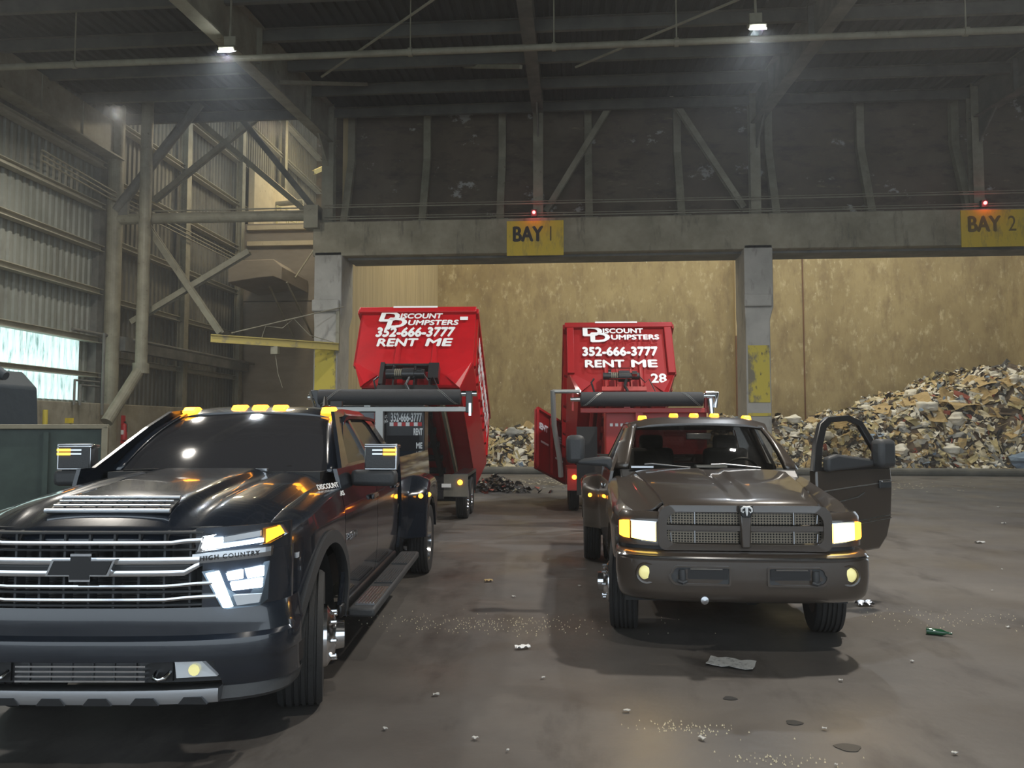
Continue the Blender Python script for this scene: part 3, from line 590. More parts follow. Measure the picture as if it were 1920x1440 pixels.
        b=MB(); b.prism([(.48,1.66),(.48,4.2),(.42,4.2),(.40,1.72)],0,1,'x') if 0 else b.box((s*1.13,2.95,.43),(.2,2.6,.07)); rb=ob('running_board',b,M['plastic'],T,bevel=.02)
        for yy in(2.05,2.85,3.75): b=MB(); b.box((s*1.14,yy,.472),(.15,.62,.012)); [b.box((s*(1.08+.024*k),yy,.48),(.008,.58,.008)) for k in range(6)]; ob('step_pad',b,M['silver'] if yy==2.05 else M['plastic'],rb)
        # mirror
        b=MB(); b.box((s*1.16,1.97,1.40),(.36,.13,.125),(0,0,-s*6)); mo=ob('mirror_arm',b,M['plastic'],T,bevel=.035)
        b=MB(); b.box(((s*1.2+.02),1.99,1.565),(.255,.15,.2),(0,0,-s*4)); mh=ob('mirror_housing',b,M['plastic'],T,bevel=.045)
        b=MB(); b.box(((s*1.2+.02),1.983,1.645),(.262,.155,.03),(0,0,-s*4)); ob('chrome_cap',b,M['chrome'],mh,bevel=.012)
        b=MB(); b.box(((s*1.2+.02),1.915,1.565),(.258,.012,.205),(0,0,-s*4)); ob('chrome_rim',b,M['silver'],mh,bevel=.01)
        b=MB(); b.box((s*1.195+.02,1.905,1.56),(.235,.01,.17),(0,0,-s*4)); ob('mirror_face',b,M['plastic'],mh,bevel=.01)
        for z in(1.618,1.588):
            b=MB(); b.box(((s*1.27+.02),1.896,z),(.1,.014,.018),(0,0,-s*4)); ob('turn_lamp',b,M['amber'],mh)
            b=MB(); b.box((s*1.175+.02,1.898,z),(.08,.012,.012),(0,0,-s*4)); ob('clear_lamp',b,M['lens'],mh)
        # lamps
        hl=MB(); D,n_=.42,3.0
        def lamp(pts,m,name,par,yo,t=.02,W_=1.0):
            b=MB(); vs=[(s*x,plan(x,W_,D,n_)+yo,z) for x,z in pts]; k=len(vs); vs+=[(v[0],v[1]+t,v[2]) for v in vs]
            b.add(vs,[tuple(range(k)),tuple(range(2*k-1,k-1,-1))]+[(i,i+k,(i+1)%k+k,(i+1)%k) for i in range(k)]); return ob(name,b,m,par)
        A=lamp([(.575,1.135),(.585,1.135),(.92,1.16),(.985,1.2),(.965,1.255),(.60,1.215)],M['chrome'],'headlamp',T,.0,.06)
        lamp([(.605,1.148),(.70,1.152),(.70,1.205),(.62,1.203)],M['led'],'lit_module',A,-.012)
        lamp([(.70,1.152),(.89,1.172),(.89,1.19),(.70,1.17)],M['led'],'lit_strip',A,-.012)
        lamp([(.71,1.182),(.88,1.205),(.88,1.235),(.71,1.21)],M['lens'],'clear_lens',A,-.012)
        lamp([(.905,1.165),(.975,1.205),(.958,1.25),(.905,1.24)],M['amberdim'],'turn_signal',A,-.014)
        B=lamp([(.60,1.03),(.92,1.065),(.915,.86),(.88,.83),(.73,.825),(.70,.84)],M['lampdark'],'lower_headlamp',T,.0,.06)
        lamp([(.625,1.02),(.685,1.027),(.755,.84),(.715,.838)],M['led'],'lit_strip',B,-.014)
        for a_,c_ in(((.725,1.018),(.80,.985)),((.815,1.03),(.895,.99)),((.745,.965),(.89,.93))): lamp([(a_[0],a_[1]),(c_[0],a_[1]+.012),(c_[0],c_[1]),(a_[0]+.012,c_[1]-.005)],M['led'],'lit_module',B,-.014)
        lamp([(.76,.9),(.89,.895),(.88,.85),(.78,.845)],M['lens'],'clear_lens',B,-.014)
        l=bpy.data.lights.new('headlamp_beam','SPOT'); l.energy=14; l.color=(.7,.86,1); l.spot_size=R(95); l.spot_blend=.8; l.shadow_soft_size=.08
        lo=bpy.data.objects.new('headlamp_beam',l); COL.objects.link(lo); lo.parent=T; lo.location=(s*.78,.02,.95); lo.rotation_euler=(R(84),0,R(180))
        # fog lamps and tow hooks
        F=lamp([(.49,.575),(.62,.575),(.70,.49),(.50,.49)],M['lens'],'fog_lamp',T,-.035,.05)
        b=MB(); b.lathe([(.03,0),(.02,.02),(.001,.03)],(s*.59,plan(.59,1,D)-.045,.53),'y',14); ob('bulb',b,M['fog'],F)
        b=MB(); b.box((s*.425,.02,.525),(.1,.05,.11)); tb=ob('hook_recess',b,M['trimblk'],T)
        b=MB(); b.tube([(s*.39,-.0,.52),(s*.40,-.05,.50),(s*.425,-.06,.495),(s*.45,-.05,.50),(s*.46,0,.52)],.013,8); ob('tow_hook',b,M['chrome'],tb,smooth=50)
        b=MB(); b.box((s*.985,.46,1.05),(.02,.05,.03)); ob('side_marker',b,M['lens'],T)
    # fascia
    b=MB(); wrapshell(b,[(.84,1.0,.012),(.80,1.01,0),(.74,1.02,-.0),(.70,1.03,.0),(.685,1.035,-.055),(.62,1.04,-.065),(.58,1.04,-.06),(.575,1.04,-.03)],.42); ob('bumper',b,P,T,smooth=35)
    b=MB(); wrapshell(b,[(.575,1.04,-.0),(.46,1.035,.0)],.42); ob('lower_valance',b,M['trimblk'],T,smooth=35)
    for s in(1,-1):
        b=MB(); rows=[]
        for z,yo in((.576,-.032),(.54,-.03),(.47,-.02),(.43,.0)):
            rows.append([(s*1.04*q,plan(1.04*q,1.04,.42)+yo,z) for q in fr(.69 if z<.5 else .66,.998,16)])
        b.slab(rows,(0,.03,0)); ob('bumper_corner',b,P,T,smooth=35)
        b=MB(); rows=[]
        for z in(.83,.95,1.07,1.13): rows.append([(s*q,plan(q,1.0,.42)+.012,z) for q in fr(.6,.995,12)])
        b.slab(rows,(0,.03,0)); ob('front_corner',b,P,T,smooth=35)
        b=MB(); rows=[]
        for z in(1.12,1.2,1.25,1.27): rows.append([(s*q,plan(q,1.0,.42)+.02,z-.03*(1-q)) for q in fr(.56,.99,12)])
        b.slab(rows,(0,.03,0)); ob('front_corner',b,P,T,smooth=35)
    b=MB(); wbar(b,.405,.07,.1,-.72,.72,1.04,.42,-.07); sk=ob('skid_strip',b,M['silver'],T,smooth=40)
    for x in(-.6,-.36,-.12,.12,.36,.6):
        b=MB(); b.prism([(x-.075,.368),(x-.045,.405),(x+.045,.405),(x+.075,.368)],plan(x,1.04,.42)-.08,plan(x,1.04,.42)+.0,'y'); ob('notch',b,M['trimblk'],sk)
    b=MB(); wrapshell(b,[(.43,1.03,-.0),(.37,1.02,-.03),(.345,1.0,.0)],.42); ob('air_dam',b,M['plastic'],T,smooth=35)
    # lower grille
    b=MB(); b.box((0,.06,.515),(.72,.03,.12)); LG=ob('lower_grille',b,M['trimblk'],T)
    b=MB(); [b.box((0,-.012,z),(.68,.03,.009)) for z in(.475,.50,.525,.55)]; ob('chrome_slats',b,M['chrome'],LG)
    for x in fr(-.28,.28,5): b=MB(); b.box((x,.01,.515),(.01,.03,.1)); ob('divider',b,M['plastic'],LG)
    # main grille
    b=MB(); b.box((0,.17,1.03),(1.3,.04,.44)); G=ob('grille_backing',b,M['trimblk'],T)
    b=MB(); [b.tube([(-.5,.14,z),(.5,.14,z)],.004,5) for z in fr(.86,1.0,10)]; ob('radiator_fins',b,M['silver'],G)
    b=MB()
    for x in fr(-.53,.53,8):
        y=plan(x,1.0,.42)+.03; b.box((x,y+.04,1.04),(.012,.08,.4))
    ob('vanes',b,M['plastic'],G)
    b=MB(); [wbar(b,z,h,.05,-.6,.6,1.0,.42,.01) for z,h in((1.235,.012),(1.145,.01),(.925,.012),(.855,.012))]; ob('grille_bars',b,M['plastic'],G)
    up=lambda x:.02*(abs(x)/.6)**2
    for z,h,e in((1.185,.022,.6),(.958,.018,.66),(.888,.018,.68)):
        b=MB(); wbar(b,z,h,.05,-e,e,1.0,.42,-.012,dz=lambda x:.012*sm((abs(x)-.45)/.1)); ob('chrome_bar',b,M['chrome'],G,smooth=40)
    b=MB(); wbar(b,1.095,.036,.06,-.6,.6,1.0,.42,-.03,dz=lambda x:.0); wbar(b,1.03,.03,.06,-.6,.6,1.0,.42,-.03,dz=lambda x:.045*sm((abs(x)-.52)/.06)); ob('chrome_bar',b,M['chrome'],G,smooth=40)
    b=MB(); wbar(b,1.063,.036,.03,-.55,.55,1.0,.42,-.012); ob('dark_inlay',b,M['plastic'],G)
    for s in(1,-1):
        b=MB(); wbar(b,1.1,.05,.05,s*.56,s*.93,1.0,.42,-.02,dz=lambda x:.02*(abs(x)-.56)/.37); pl=ob('badge_plate',b,M['silver'],T)
        if s>0:
            y0=plan(.6,1,.42)-.028; y1=plan(.9,1,.42)-.028
            text('lettering','HIGH COUNTRY',.034,M['trimblk'],pl,(.745,(y0+y1)/2-.016,1.111),(90,-3,math.degrees(math.atan2(y1-y0,.3))),ext=.004,off=.0006,space=1.25)
    bow=[(-.19,-.045),(-.06,-.045),(-.06,-.075),(.055,-.075),(.055,-.045),(.155,-.045),(.19,.045),(.06,.045),(.06,.075),(-.055,.075),(-.055,.045),(-.155,.045)]
    sc_=lambda q:[(x*q,1.065+z*q) for x,z in bow]
    b=MB(); b.prism(sc_(.96),-.055,.01,'y'); e=ob('emblem',b,M['chrome'],G); b=MB(); b.prism([(x*.96*(1-.09),1.065+z*.96*(1-.16)) for x,z in bow],-.062,-.05,'y'); ob('emblem_face',b,M['trimblk'],e)
    # windscreen and cab
    def wsb(x): return (x,1.66+.22*(abs(x)/.82)**2,1.465-.02*(abs(x)/.82)**2)
    def wst(x): return (x*.80,2.58+.1*(abs(x)/.82)**2,1.925-.03*(abs(x)/.82)**2)
    def wr(x,t): a,c=Vector(wsb(x)),Vector(wst(x)); return tuple(a.lerp(c,t)+Vector((0,-.05*math.sin(t*math.pi),.03*math.sin(t*math.pi))))
    b=MB(); b.slab([[wr(x,t) for x in fr(-.82,.82,20)] for t in fr(0,1,8)],(0,.006,0)); ws=ob('windscreen',b,M['dkglass'],T,smooth=60)
    for s in(1,-1):
        rows=[]
        for t in fr(0,1,8):
            a=Vector(wr(s*.82,t)); rows.append([tuple(a+Vector((-s*.03,.0,.008))),tuple(a+Vector((s*.03,.01,.006))),tuple(a+Vector((s*(.115-.05*t),.10+.02*t,-.0))),tuple(a+Vector((s*(.10-.05*t),.14,-.02)))])
        b=MB(); b.rows(rows); ob('windscreen_pillar',b,P,T,smooth=50,solid=.02)
    rows=[]
    for y in fr(2.55,4.15,10):
        e=sm((y-2.55)/.25); zc=1.925+.06*e-.02*sm((y-3.6)/.6)
        rows.append([(x,y+.1*(abs(x)/.72)**2*(1-e),zc-.085*(abs(x)/.76)**4) for x in fr(-.76,.76,24)])
    b=MB(); b.slab(rows,(0,0,-.03)); rf=ob('roof',b,P,T,smooth=45)
    for x in(-.61,-.18,0,.18,.61):
        y=2.72; z=1.955-.03*(abs(x)/.7)**3
        b=MB(); b.prism([(y-.07,z),(y-.02,z+.035),(y+.06,z+.04),(y+.14,z+.01),(y+.14,z-.01),(y-.07,z-.02)],x-.055,x+.055,'x'); o=ob('roof_lamp',b,M['amber'],T,bevel=.01)
    b=MB(); b.box((0,4.17,1.7),(1.5,.04,.5)); b.box((0,4.2,1.0),(1.9,.05,1.0)); ob('cab_back',b,P,T)
    b=MB(); b.box((0,3.0,1.3),(1.8,2.3,.1)); b.box((0,1.95,1.42),(1.6,.5,.08)); ob('dashboard',b,M['frame'],T)
    for x,y in((-.45,2.75),(.45,2.75),(-.45,3.7),(.45,3.7)): b=MB(); b.box((x,y,1.42),(.5,.14,.55),(-8,0,0)); b.box((x,y+.02,1.74),(.26,.1,.16)); ob('seat',b,M['fabric'],T,bevel=.04)
    b=MB(); b.box((.35,1.72,1.475),(.1,.05,.02)); ob('sticker_holder',b,M['silver'],T)
    b=MB(); b.prism([(-.12,1.78),(.26,1.76),(.33,1.84),(-.02,1.86)],1.475,1.482,'z'); ob('paper_sheet',b,M['white'],ws)
    b=MB(); b.box((0,5.6,.75),(1.7,2.7,.06)); b.box((0,6.98,1.0),(1.95,.05,.9)); b.box((0,4.34,1.2),(1.9,.04,.5)); ob('bed',b,P,T)
    b=MB(); b.box((.45,3.6,.5),(.1,6.4,.18)); b.box((-.45,3.6,.5),(.1,6.4,.18)); b.box((0,3.4,.5),(1.2,3.5,.3)); b.box((0,1.2,.75),(1.2,1.4,.5)); ob('chassis',b,M['frame'],T)
    b=MB(); b.tube([(-.8,1.05,.4),(.8,1.05,.4)],.06,10); b.tube([(-1.1,5.55,.4),(1.1,5.55,.4)],.08,10); ob('axles',b,M['frame'],T)
    b=MB(); b.box((.68,2.72,2.0),(.1,.05,.05)); b.tube([(.55,2.85,1.97),(.52,2.95,2.07)],[.03,.012],8); ob('aerial',b,M['trimblk'],rf)
    # lettering on door and fender
    text('lettering','3500 HD',.07,M['silver'],d2,(1.043,1.78,.98),(90,0,90),ext=.003,off=.001)
    text('lettering','DISCOUNT',.055,M['white'],T,(.93,1.42,1.375),(62,0,72),ext=.001,off=.0012); text('lettering','DUMPSTERS',.05,M['white'],T,(.972,1.44,1.315),(66,0,72),ext=.001,off=.0012)
    b=MB(); wy=1.75
    for x in(-.35,.3): b.tube([(x-.35,1.74,1.47),(x+.1,1.78,1.485),(x+.25,1.82,1.50)],.008,6)
    ob('wipers',b,M['trimblk'],ws)
    return T
CH=chevy()
# ================================================================ charcoal pickup (right)
def ram():
    T=thing('pickup_truck','charcoal older dual-wheel pickup with yellow headlamps and its door open, at right','truck',(1.355,6.15,0),0)
    P=M['ram']; W=1.0; YA=.95; ZA=.41; RA=.52
    hc=[(.0,1.155),(.03,1.20),(.08,1.225),(.3,1.265),(.8,1.33),(1.5,1.395)]
    fc=[(.0,1.03),(.1,1.09),(.3,1.13),(.8,1.20),(1.5,1.30),(1.7,1.32)]
    def hw(y): return lerp([(0,.60),(.3,.62),(1.5,.72)],y)
    def hz(x,y):
        a=abs(x)/hw(y); return lerp(hc,y)-.03*a**4-.012*(1-sm((a-.10)/.06))*(sm(y/.3))
    ys=[.0,.012,.03,.05,.08,.13,.2,.3,.45,.6,.8,1.0,1.2,1.4,1.5]
    yb=lambda x,y: y+.14*(abs(x)/.65)**2.5*(1-y/1.5)
    b=MB(); b.slab([[(q*hw(y),yb(q*hw(y),y),hz(q*hw(y),y)) for q in fr(-1,1,40)] for y in ys],(0,0,-.02)); ob('hood',b,P,T,smooth=40)
    def xf(y,z):
        d=.06*max(0,(z-.95)/.45)**2+.05*max(0,(.8-z)/.4)**2
        if y<.7: d+=.12*((.7-y)/.55)**2.2
        return W-d+.008*math.exp(-((z-.98)/.04)**2)
    sh=lambda y: lerp(fc,y)-.08
    def ftop(y):
        xs,zs=xf(y,sh(y)),sh(y); zf=lerp(fc,y); xi=hw(min(1.5,y)); zh=hz(xi,min(1.5,max(0,y-.12)))
        return [(xs-.03,zs+.045),(xs-.075,zf),(xs-.13,zf+.004),(xi+.10,zf+.0+(zh-zf)*.12),(xi+.05,zf+(zh-zf)*.42),(xi+.015,zf+(zh-zf)*.8),(xi-.01,zh-.006)]
    for s in(-1,1):
        spanel('front_fender',T,P,s,archys(.22,1.6,YA,RA),lambda y:archz(y,YA,ZA,RA,.88 if y<.44 else (.7 if y<YA else .45)),sh,xf,10,top=ftop)
        b=MB(); rows=[]
        for z in(.86,.88): rows.append([(s*q,plan(q,.97,.34)+.03,z) for q in fr(.66,.955,12)])
        for z in(1.055,1.085): rows.append([(s*q,plan(q,.97,.34)+.03+(z-1.0)*.3,z) for q in fr(.62,.955,12)])
        rows.append([(s*q,plan(q,.97,.34)+.10,1.12+ .0*q) for q in fr(.60,.93,12)])
        b.slab(rows,(0,.04,0)); ob('lamp_surround',b,P,T,smooth=40)
        b=MB(); b.rows([[(s*q,YA-(RA+.03)*math.cos(a),ZA-.05+(RA+.03)*math.sin(a)) for a in fr(0,math.pi,20)] for q in(.5,.9)]); b.box((s*.5,YA,.8),(.02,1.0,.5)); ob('wheel_well',b,M['frame'],T)
        YR=4.55; RR=.47
        def xb(y,z): return .99-.03*max(0,(z-1)/.4)**2-.05*max(0,(.8-z)/.4)**2
        spanel('bed_side',T,P,s,archys(3.15,5.6,YR,RR),lambda y:archz(y,YR,.41,RR,.5),lambda y:1.38,xb,8)
        rows=[]
        for y in archys(YR-.75,YR+.75,YR,RR,20):
            e=sm((.75-abs(y-YR))/.3); zl=archz(y,YR,.41,RR,.5); zt=.98+.18*sm((.75-abs(y-YR))/.5); w2=.23*e
            rows.append([(s*(.97+w2*(.94+.06*q)),y,zl+(zt-.1-zl)*q) for q in fr(0,1,4)]+[(s*(.97+w2*math.cos(q*math.pi/2)),y,zt-.1+.1*math.sin(q*math.pi/2)) for q in(.25,.5,.75,1)])
        b=MB(); b.slab(rows,(-s*.03,0,0)); fo=ob('rear_fender',b,P,T,smooth=32)
        b=MB(); b.lathe([(.026,0),(.02,-.02),(.001,-.025)],(s*1.1,YR-.66,.92),'y',12); ob('marker_lamp',b,M['amber'],fo)
        wheel(T,s*.87,YA,.40,.24,s,'out',steer=-6); wheel(T,s*1.06,YR,.40,.22,s,'in'); wheel(T,s*.79,YR,.40,.22,s,'in',inner=True)
        # glasshouse
        xs=lambda z: .965-.24*((z-1.33)/.5)**1.2 if z>1.33 else .965
        def side(name,outer,inner,m,par=T,t=.03,off=0):
            cv=lambda pl,tt:[(s*(xs(z)+off-tt),y,z) for y,z in pl]
            n=len(outer); vs=cv(outer,0)+(cv(inner,0) if inner else [])+cv(outer,t)+(cv(inner,t) if inner else []); fs=[]
            if inner:
                for i in range(n):
                    j=(i+1)%n; fs+=[(i,j,n+j,n+i),(2*n+i,3*n+i,3*n+j,2*n+j),(i,2*n+i,2*n+j,j),(n+i,n+j,3*n+j,3*n+i)]
            else: fs=[tuple(range(n)),tuple(range(2*n-1,n-1,-1))]+[(i,i+n,(i+1)%n+n,(i+1)%n) for i in range(n)]
            b=MB(); b.add(vs,fs); return ob(name,b,m,par)
        if s<0:
            d=spanel('door',T,P,s,fr(1.62,2.72,8),lambda y:.5,lambda y:1.36,xf,10)
            b=MB(); b.box((s*1.0,2.58,1.15),(.03,.18,.07)); ob('door_handle',b,M['chrome'],d,bevel=.02)
            side('window_frame',[(1.62,1.34),(2.05,1.64),(2.3,1.80),(2.7,1.83),(2.72,1.34),(2.2,1.34)],[(1.82,1.38),(2.14,1.62),(2.34,1.75),(2.65,1.77),(2.66,1.38),(2.2,1.38)],P)
            side('side_window',[(1.8,1.37),(2.14,1.63),(2.34,1.76),(2.67,1.78),(2.67,1.37)],None,M['tint'],t=.005,off=-.015)
        else:
            b=MB(); b.box((.93,2.2,.52),(.1,1.15,.1)); ob('door_sill',b,M['trimblk'],T,bevel=.02)
        b=MB(); b.prism([(2.73,.5),(3.12,.5),(3.12,1.36),(3.05,1.84),(2.73,1.86)],s*.72,s*.965,'x'); ob('cab_corner',b,P,T,bevel=.03) if 0 else None
        side('cab_corner',[(2.73,1.34),(2.73,1.85),(2.95,1.85),(3.02,1.8),(3.12,1.34),(2.9,1.34)],[(2.79,1.38),(2.79,1.78),(2.86,1.79),(2.92,1.76),(3.0,1.38),(2.9,1.38)],P)
        spanel('cab_side',T,P,s,fr(2.73,3.12,3),lambda y:.5,lambda y:1.36,xf,8)
        # mirrors
        if s<0:
            b=MB(); b.prism([(-.93,1.335),(-.93,1.49),(-1.02,1.50),(-1.27,1.47),(-1.29,1.42),(-1.0,1.40)],1.68,1.78,'y'); mo=ob('mirror_arm',b,M['plastic'],T,bevel=.03)
            b=MB(); b.box((-1.30,1.76,1.57),(.19,.14,.29)); ob('mirror_housing',b,M['plastic'],mo,bevel=.05)
        # lamps
        D=.34
        def lamp(pts,m,name,par,yo,t=.03):
            b=MB(); vs=[(s*x,plan(x,.97,D)+yo,z) for x,z in pts]; k=len(vs); vs+=[(v[0],v[1]+t,v[2]) for v in vs]
            b.add(vs,[tuple(range(k)),tuple(range(2*k-1,k-1,-1))]+[(i,i+k,(i+1)%k+k,(i+1)%k) for i in range(k)]); return ob(name,b,m,par)
        A=lamp([(.675,.885),(.675,1.05),(.79,1.055),(.875,1.055),(.875,.905),(.79,.895)],M['chrome'],'headlamp',T,.012)
        lamp([(.685,.895),(.685,1.04),(.80,1.045),(.868,1.045),(.868,.915),(.80,.905)],M['warmlamp'],'lit_lens',A,.0)
        lamp([(.882,.91),(.882,1.05),(.93,1.045),(.955,1.035),(.955,.925),(.93,.915)],M['amber'],'turn_signal',A,.002,.04)
        l=bpy.data.lights.new('headlamp_beam','SPOT'); l.energy=8; l.color=(1,.72,.34); l.spot_size=R(100); l.spot_blend=.8; l.shadow_soft_size=.08
        lo=bpy.data.objects.new('headlamp_beam',l); COL.objects.link(lo); lo.parent=T; lo.location=(s*.77,-.03,.97); lo.rotation_euler=(R(82),0,R(180))
        # bumper fog lamp
        y0=plan(.765,.98,.34)-.115
        b=MB(); b.lathe([(.085,.03),(.08,.0),(.068,.005),(.06,.04)],(s*.765,y0+.0,.665),'y',24); r_=ob('fog_ring',b,P,T,smooth=40)
        b=MB(); b.lathe([(.06,.03),(.058,.008),(.04,-.004),(.001,-.008)],(s*.765,y0+.01,.668),'y',24); ob('fog_lamp',b,M['fog'],r_,smooth=60)
        # air slots
        def rr(x0,x1,z0,z1,r0,r1,sl=0):
            pts=[]
            for cx,cz,a0,r in((x1-r1,z0+r1,-90,r1),(x1-r1,z1-r1*.7,0,r1*.7),(x0+r0,z1-r0,90,r0),(x0+r0,z0+r0,180,r0)):
                for k in range(5): a=R(a0+22.5*k); pts.append((s*(cx+r*math.cos(a)),cz+r*math.sin(a)))
            return pts
        o1=rr(.135,.60,.585,.735,.02,.07); i1=rr(.15,.585,.60,.722,.015,.06)
        b=MB(); b.frame(o1,i1,-.118,-.05,'y'); sl=ob('air_slot',b,P,T,smooth=40); b=MB(); b.prism(i1,-.106,-.095,'y'); ob('slot_recess',b,M['plastic'],sl)
        o2=rr(.16,.46,.635,.715,.012,.012); b=MB(); b.prism(o2,-.112,-.1,'y'); ob('slot_opening',b,M['trimblk'],sl)
        b=MB(); b.tube([(s*.2,-.116,.712),(s*.44,-.116,.712)],.006,6); ob('bright_edge',b,M['silver'],sl)
        b=MB(); b.lathe([(.025,-.045),(.03,0),(.025,.045)],(s*.50,-.11,.66),'z',14); b.tube([(s*.47,-.125,.62),(s*.50,-.14,.61),(s*.53,-.125,.62)],.014,8); ob('tow_hook',b,M['plastic'],sl,smooth=40)
        for q_ in [sl]+list(sl.children):
            for v in q_.data.vertices: v.co.y+=plan(min(.9,abs(v.co.x)),.985,.34)
        if s<0: b=MB(); b.lathe([(.001,-.03),(.03,-.02),(.035,0),(.03,.02),(.001,.03)],(s*.33,-.065,.47),'y',16); ob('bolt_head',b,M['silver'],T,smooth=50)
    # bumper: top shelf, face and roll under
    b=MB(); wrapshell(b,[(.825,.955,.06),(.828,.97,-.02),(.815,.98,-.07),(.79,.985,-.095),(.775,.985,-.085),(.765,.985,-.1),(.64,.985,-.105),(.54,.975,-.10),(.49,.965,-.08),(.455,.95,-.04),(.44,.93,.0)],.34); ob('bumper',b,P,T,smooth=32)
    b=MB(); wrapshell(b,[(.80,.984,-.094),(.79,.99,-.101),(.785,.988,-.096)],.34,t=.01); ob('bumper_trim',b,M['chrome'],T,smooth=60)
    b=MB(); wrapshell(b,[(.88,.93,.08),(.80,.93,.08)],.34); ob('valance',b,M['plastic'],T)
    # grille
    def arch(x0,x1,z0,z1,rt,rb,n=6):
        pts=[]
        for cx,cz,a0,r in((x1-rb,z0+rb,-90,rb),(x1-rt,z1-rt,0,rt),(x0+rt,z1-rt,90,rt),(x0+rb,z0+rb,180,rb)):
            for k in range(n): a=R(a0+90*k/(n-1)); pts.append((cx+r*math.cos(a),cz+r*math.sin(a)))
        return pts
    def bend(o,q=.34):      # wrap flat grille parts round the curved nose
        for v in o.data.vertices: v.co.y+=plan(min(.7,abs(v.co.x)),.97,q)
    b=MB(); b.frame(arch(-.665,.665,.835,1.185,.1,.06),arch(-.60,.60,.885,1.135,.09,.07),-.02,.1,'y'); g=ob('grille_surround',b,P,T,smooth=40); 
    b=MB(); [b.rows([[(x,-.005,z),(x,.05,z)] for x in fr(-.62,.62,20)]) for z in(1.0,)]
    b=MB(); rows=[]
    for z in(.99,1.03): rows.append([(x,plan(abs(x),.97,.34)-.012,z) for x in fr(-.61,.61,20)])
    b.slab(rows,(0,.05,0)); ob('cross_bar',b,P,g,smooth=40)
    b=MB(); b.prism([(-.035,.86),(.035,.86),(.045,1.16),(-.045,1.16)],-.035,.06,'y'); ob('centre_bar',b,P,g,bevel=.012)
    bend(g,.34)
    M['mesh']=mat('perforated dark grille mesh',(.012,.012,.012),.4,.6)
    n=M['mesh'].node_tree; b_=n.nodes['Principled BSDF']; tc=n.nodes.new('ShaderNodeTexCoord'); mp=n.nodes.new('ShaderNodeMapping'); mp.inputs['Scale'].default_value=(44,0,50)
    vo=n.nodes.new('ShaderNodeTexVoronoi'); vo.inputs['Scale'].default_value=1; vo.inputs['Randomness'].default_value=0
    rp=n.nodes.new('ShaderNodeValToRGB'); rp.color_ramp.elements[0].position=.3; rp.color_ramp.elements[1].position=.36; rp.color_ramp.elements[0].color=(.006,.006,.006,1); rp.color_ramp.elements[1].color=(.2,.17,.13,1)
    n.links.new(tc.outputs['Object'],mp.inputs[0]); n.links.new(mp.outputs[0],vo.inputs[0]); n.links.new(vo.outputs['Distance'],rp.inputs[0]); n.links.new(rp.outputs[0],b_.inputs['Base Color'])
    for s in(-1,1):
        for z0,z1 in((.89,.985),(1.035,1.13)):
            b=MB(); b.rows([[(s*x,plan(x,.97,.34)+.045,z) for x in fr(.04,.60,12)] for z in(z0,z1)]); ob('grille_mesh',b,M['mesh'],g,solid=.01)
            b=MB(); b.tube([(s*x,plan(x,.97,.34)+.03,z1-.004) for x in fr(.06,.57,8)],.0045,6); b.tube([(s*.38,plan(.38,.97,.34)+.03,z0),(s*.38,plan(.38,.97,.34)+.03,z1)],.006,6); b.tube([(s*.56,plan(.56,.97,.34)+.03,z0+.01),(s*.565,plan(.56,.97,.34)+.03,z1-.02)],.005,6)
            ob('mesh_edging',b,M['silver'],g)
    b=MB(); b.prism([(-.03,1.10),(.03,1.10),(.055,1.145),(.05,1.19),(-.05,1.19),(-.055,1.145)],-.055,-.02,'y'); e=ob('badge',b,M['trimblk'],g,bevel=.006)
    b=MB()
    for s in(-1,1): b.tube([(0,-.062,1.178),(s*.02,-.064,1.182),(s*.038,-.064,1.168),(s*.040,-.064,1.148),(s*.026,-.064,1.138),(s*.020,-.064,1.152)],[.009,.009,.008,.007,.005,.003],8)
    b.tube([(0,-.062,1.176),(0,-.068,1.15),(0,-.066,1.115)],[.011,.012,.005],8); ob('badge_relief',b,M['white'],e,smooth=60)
    # cab
    def wsb(x): return (x,1.50+.20*(abs(x)/.80)**2,1.385-.012*(abs(x)/.8)**2)
    def wst(x): return (x*.84,2.12+.10*(abs(x)/.8)**2,1.835-.03*(abs(x)/.8)**2)
    def wr(x,t): return tuple(Vector(wsb(x)).lerp(Vector(wst(x)),t)+Vector((0,-.04*math.sin(t*math.pi),.025*math.sin(t*math.pi))))
    b=MB(); b.rows([[wr(x,t) for x in fr(-.80,.80,20)] for t in fr(0,1,8)]); ws=ob('windscreen',b,M['glass'],T,smooth=60)
    for s in(1,-1):
        rows=[]
        for t in fr(0,1,8):
            a=Vector(wr(s*.80,t)); rows.append([tuple(a+Vector((-s*.03,0,.008))),tuple(a+Vector((s*.02,.005,.006))),tuple(a+Vector((s*(.13-.085*t),.10,-.0))),tuple(a+Vector((s*(.12-.08*t),.14,-.02)))])
        b=MB(); b.rows(rows); ob('windscreen_pillar',b,P,T,smooth=50,solid=.025)
    b=MB(); b.slab([[tuple(Vector(wr(x,t))+Vector((0,-.004,.006))) for x in fr(-.8,.8,16)] for t in(.94,1.0)],(0,.02,0)); ob('windscreen_header',b,M['trimblk'],T,smooth=60)
    rows=[]
    for y in fr(2.08,3.1,9):
        e=sm((y-2.08)/.22); zc=1.835+.07*e-.02*sm((y-2.8)/.4)
        rows.append([(x,y+.1*(abs(x)/.68)**2*(1-e),zc-.075*(abs(x)/.735)**4) for x in fr(-.735,.735,24)])
    b=MB(); b.slab(rows,(0,0,-.03)); rf=ob('roof',b,P,T,smooth=45)
